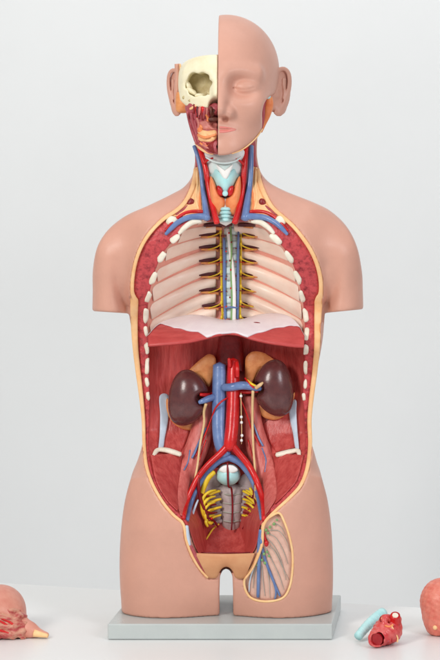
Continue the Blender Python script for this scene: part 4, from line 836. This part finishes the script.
for q, m in (([(206, 114, 1.4), (208, 118, 1.6), (207.5, 122, 1.2)], 'orange'), ([(210, 100, 1.2), (211, 108, 1.5), (211.5, 116, 1.3)], 'brown'), ([(214, 110, 1.4), (212, 116, 1.5), (209, 119, 1.0)], 'brown'), ([(197, 118, 1.2), (199, 124, 1.5), (198, 130, 1.2)], 'tongue'), ([(203, 145, 1.2), (208, 148, 1.4), (213, 150, 1.1)], 'tongue'), ([(190, 109, 1.2), (194, 107, 1.5), (198, 104, 1.2)], 'fat'), ([(200, 143, 1.0), (205, 146, 1.2), (210, 145, .9)], 'orange')): ft('facial_strand', q, m)
pillow('palate', [(206, 119), (211, 117), (217.5, 117.5), (217.5, 121), (210, 121.5)], lambda a, b: -.076, M['brown'], torso, .003, .01)
pillow('tongue', [(199, 122), (206, 120.5), (217.3, 121), (217.5, 129), (210, 130), (202, 129)], lambda a, b: yface(a, b) + .001, M['tongue'], torso, .005, .012)
pillow('salivary_gland', [(195, 133), (199, 129), (207, 130.5), (216.5, 130), (217, 138), (212, 142), (203, 142), (197, 140)], lambda a, b: yface(a, b) + .001, M['fat'], torso, .006, .012)
pillow('salivary_gland', [(197, 127), (200, 124), (203, 127), (201, 133), (197, 133)], lambda a, b: yface(a, b), M['orange'], torso, .005, .01)
tube('gland_fold', [(198, 135, yface(198, 135) - .005, 1.3), (204, 137.5, yface(204, 137) - .0065, 1.5), (210, 136.5, yface(210, 136) - .006, 1.3), (216, 134.5, yface(216, 134) - .005, 1.1)], M['orange'], torso, 8)
pillow('chin_muscle', [(204, 144), (210, 142.5), (217.4, 140), (217.6, 153), (211, 152.5), (206, 150)], lambda a, b: yface(a, b) + .0005, M['deep'], torso, .004, .012)
pillow('chin_bone', [(213, 143), (217.5, 141), (217.6, 152), (214, 151)], lambda a, b: yface(a, b) - .0015, M['mauve'], torso, .003, .008)
ft('jaw_fat', [(195.5, 143, 1.2), (200, 148, 1.5), (206, 152, 1.3), (213, 154, 1.0)], 'fat')
ft('facial_vein', [(203, 142.5, .9), (206, 144.5, 1.2), (209, 147, 1.0)], 'lip')
ft('jaw_edge', [(200, 152, .8), (206, 155, 1.1), (214, 157, 1.0)], 'white')

# ------------------------------------------------------------------ loose organs on the table
def organ(name, f, lo, hi, h, m, parent): p, q = nets(f, lo, hi, h); return link(name, p, q, M[m], parent)
# heart
hc = np.array([*xy(383, 646), 0.0]); heart = empty('heart_model', tuple(hc))
tag(heart, 'small red heart model with cut open vessels lying right of the torso base', 'heart model')
def fh(X, Y, Z):
    x, y, z = X - hc[0], Y - hc[1], Z - hc[2]
    f = ell(x, y, z, (.006, .012, .018), (.019, .026, .0175)); f = smin(f, cap(x, y, z, (.013, .008, .02), (.016, .014, .034), .011, .009), .008)
    f = smin(f, cap(x, y, z, (-.006, -.006, .014), (.002, .014, .018), .0125, .014), .008)
    f = smin(f, cap(x, y, z, (.002, .006, .024), (.0035, .004, .036), .0085, .0075), .006)
    f = smax(f, -cap(x, y, z, (.010, -.010, .044), (.0075, .004, .030), .0015), .004)
    f = smin(f, cap(x, y, z, (-.0085, -.012, .0125), (-.003, .004, .015), .0116, .012), .003); f = smax(f, -(y + .0185), .0015)
    f = smax(f, -cap(x, y, z, (-.0092, -.034, .0122), (-.005, -.006, .0135), .0089), .0015)
    return f + .0007 * np.sin(x * 500 + z * 300) * np.sin(y * 420 + z * 260)
organ('heart_muscle', fh, hc + [-.03, -.03, -.003], hc + [.04, .05, .055], .0011, 'heart', heart)
def lt(name, pts, m, par, n=12, flat=1.0):             # pts in metres: x y z r
    q = smooth(pts, sub=5); c = q[:, :3]; T = np.gradient(c, axis=0); T /= np.linalg.norm(T, axis=1)[:, None]; a = np.array([.1, -.2, 1.0]); V = []; Fc = []
    for i in range(len(c)):
        a = a - (a @ T[i]) * T[i]; a /= np.linalg.norm(a); b = np.cross(T[i], a)
        for k in range(n): t = 2 * math.pi * k / n; V.append(c[i] + q[i, 3] * (math.cos(t) * a * flat + math.sin(t) * b))
    for i in range(len(c) - 1):
        for k in range(n): k2 = (k + 1) % n; Fc.append((i * n + k, i * n + k2, (i + 1) * n + k2, (i + 1) * n + k))
    Fc.append(list(range(n))[::-1]); Fc.append([(len(c) - 1) * n + k for k in range(n)])
    return link(name, V, Fc, M[m], par, name not in ('aorta_lumen', 'vessel_opening'))
def H(x, y, z): return (hc[0] + x, hc[1] + y, hc[2] + z)
lt('aorta_lumen', [(*H(-.0087, -.0160, .0123), .0089), (*H(-.0075, -.0120, .0128), .0089)], 'heartdark', heart, 18)
for dx, dy, hz, r, c, m in ((.0005, .004, .0375, .0062, 'fat_pale', 'heartdark'), (.0165, .002, .0425, .0072, 'bone', 'artery')):
    lt('vessel_cuff', [(*H(dx, dy + .004, hz - .011), r * 1.1), (*H(dx + .0003, dy, hz - .004), r), (*H(dx + .0006, dy - .003, hz), r * .96)], m, heart, 16)
    lt('vessel_opening', [(*H(dx + .0006, dy - .003, hz - .0002), r * .62), (*H(dx + .0008, dy - .0036, hz + .0007), r * .58)], c, heart, 14)
for q, m, r in (([(.0125, -.0085, .029), (.0165, -.0065, .021), (.0205, -.004, .012), (.020, -.004, .006)], 'fat_pale', .0011), ([(.0085, -.0105, .025), (.0095, -.0105, .017), (.0075, -.0120, .009)], 'vein', .0008), ([(.014, -.0085, .022), (.012, -.0100, .014), (.013, -.0095, .007)], 'heartdark', .0010), ([(.003, -.0080, .030), (.009, -.0085, .0285), (.0145, -.0070, .031)], 'orange', .0014)):
    lt('coronary_vessel', [(*H(a, b, c), r) for a, b, c in q], m, heart, 8)
# cyan cartilage tube
c0 = xy(358, 642); tr = empty('windpipe_model', (c0[0], c0[1], 0))
tag(tr, 'pale cyan cartilage windpipe piece leaning behind the red heart model', 'windpipe model')
a = np.array([c0[0], c0[1], .0075]); b = np.array(P(383, 613, c0[1] + .055)); b[2] = max(b[2], .006)
pts = [(*(a * (1 - t) + b * t + np.array([0, 0, .003 * math.sin(math.pi * t)])), .0062 + .0016 * t) for t in np.linspace(0, 1, 6)]
lt('tube_wall', pts, 'cyan', tr, 14)
for t in np.linspace(.06, .94, 9):
    q0 = a * (1 - t) + b * t + np.array([0, 0, .003 * math.sin(math.pi * t)]); dv = (b - a) / np.linalg.norm(b - a)
    lt('cartilage_ring', [(*(q0 - dv * .0014), .0060 + .0016 * t), (*q0, .0066 + .0016 * t), (*(q0 + dv * .0014), .0060 + .0016 * t)], 'cyan', tr, 14)
# salmon organ at the right edge
oc = np.array([*xy(438.5, 637), 0.0]); lu = empty('lung_model', tuple(oc))
tag(lu, 'salmon pink speckled lung model standing on the white table', 'lung model')
def fl_(X, Y, Z):
    x, y, z = X - oc[0], Y - oc[1], Z - oc[2]
    f = cap(x, y, z, (.006, .02, .047), (.03, .022, .04), .0325, .033)
    f = smin(f, cap(x, y, z, (.006, .018, .02), (.04, .02, .02), .027, .03), .014)
    f = smax(f, -(z - .0006), .003)
    f = smax(f, -cap(x, y, z, (-.034, -.01, .036), (.03, -.024, .026), .0016), .005)
    return f + .00045 * np.sin(x * 520 + z * 310) * np.sin(z * 480 + y * 400)
organ('lung_lobe', fl_, oc + [-.045, -.04, -.002], oc + [.09, .085, .1], .0013, 'organ', lu)
lt('bronchus_stub', [(oc[0] - .004, oc[1] - .004, .0145, .0040), (oc[0] - .005, oc[1] - .0085, .0150, .0028)], 'fat_pale', lu, 12)
# flesh coloured organ at the left edge
gc = np.array([*xy(0, 640), 0.0]); li = empty('stomach_model', tuple(gc))
tag(li, 'flesh pink organ model with veined red cut side and tapering tip on the table', 'organ model')
def fg(X, Y, Z):
    x, y, z = X - gc[0], Y - gc[1], Z - gc[2]
    f = ell(x, y, z, (-.012, .045, .030), (.038, .045, .0385))
    f = smin(f, cap(x, y, z, (.0, .03, .02), (.036, .018, .011), .022, .010), .02)
    f = smin(f, cap(x, y, z, (.036, .016, .010), (.062, .012, .0045), .0095, .0042), .012)
    f = smax(f, -(z - .0005), .002)
    return smax(f, -ell(x, y, z, (-.004, -.012, .020), (.036, .020, .024)), .004)
organ('organ_body', fg, gc + [-.07, -.02, -.002], gc + [.075, .1, .085], .0013, 'organ_pink', li)
def fr_(X, Y, Z):
    x, y, z = X - gc[0], Y - gc[1], Z - gc[2]
    f = ell(x, y, z, (-.006, .023, .014), (.041, .0285, .034)); f = smin(f, ell(x, y, z, (.018, .014, .008), (.02, .017, .018)), .008)
    f = smax(f, -(z - .0004), .002)
    w = np.sin(z * 520 + 1.5 * np.sin(x * 130) + y * 120) * .0012 + np.sin(x * 430 + z * 200) * np.sin(z * 310 - x * 90) * .0012
    return f + w
organ('veined_cut_side', fr_, gc + [-.06, -.012, -.002], gc + [.048, .07, .05], .0012, 'veined', li)
for q in ([(-.02, .03), (.0, .027), (.014, .018), (.024, .010)], [(-.03, .018), (-.008, .017), (.010, .011), (.020, .006)], [(-.01, .034), (.012, .026), (.022, .017)]):
    lt('red_vessel', [(gc[0] + a, gc[1] + .023 - .0285 * math.sqrt(max(0, 1 - ((a + .006) / .041) ** 2 - ((b - .014) / .034) ** 2)) + .0004, b, .0016) for a, b in q], 'artery', li, 8)
lt('cut_tip', [(gc[0] + .046, gc[1] + .0085, .008, .0055), (gc[0] + .056, gc[1] + .0075, .0058, .0040), (gc[0] + .066, gc[1] + .0065, .0042, .0026)], 'fat_pale', li, 10)
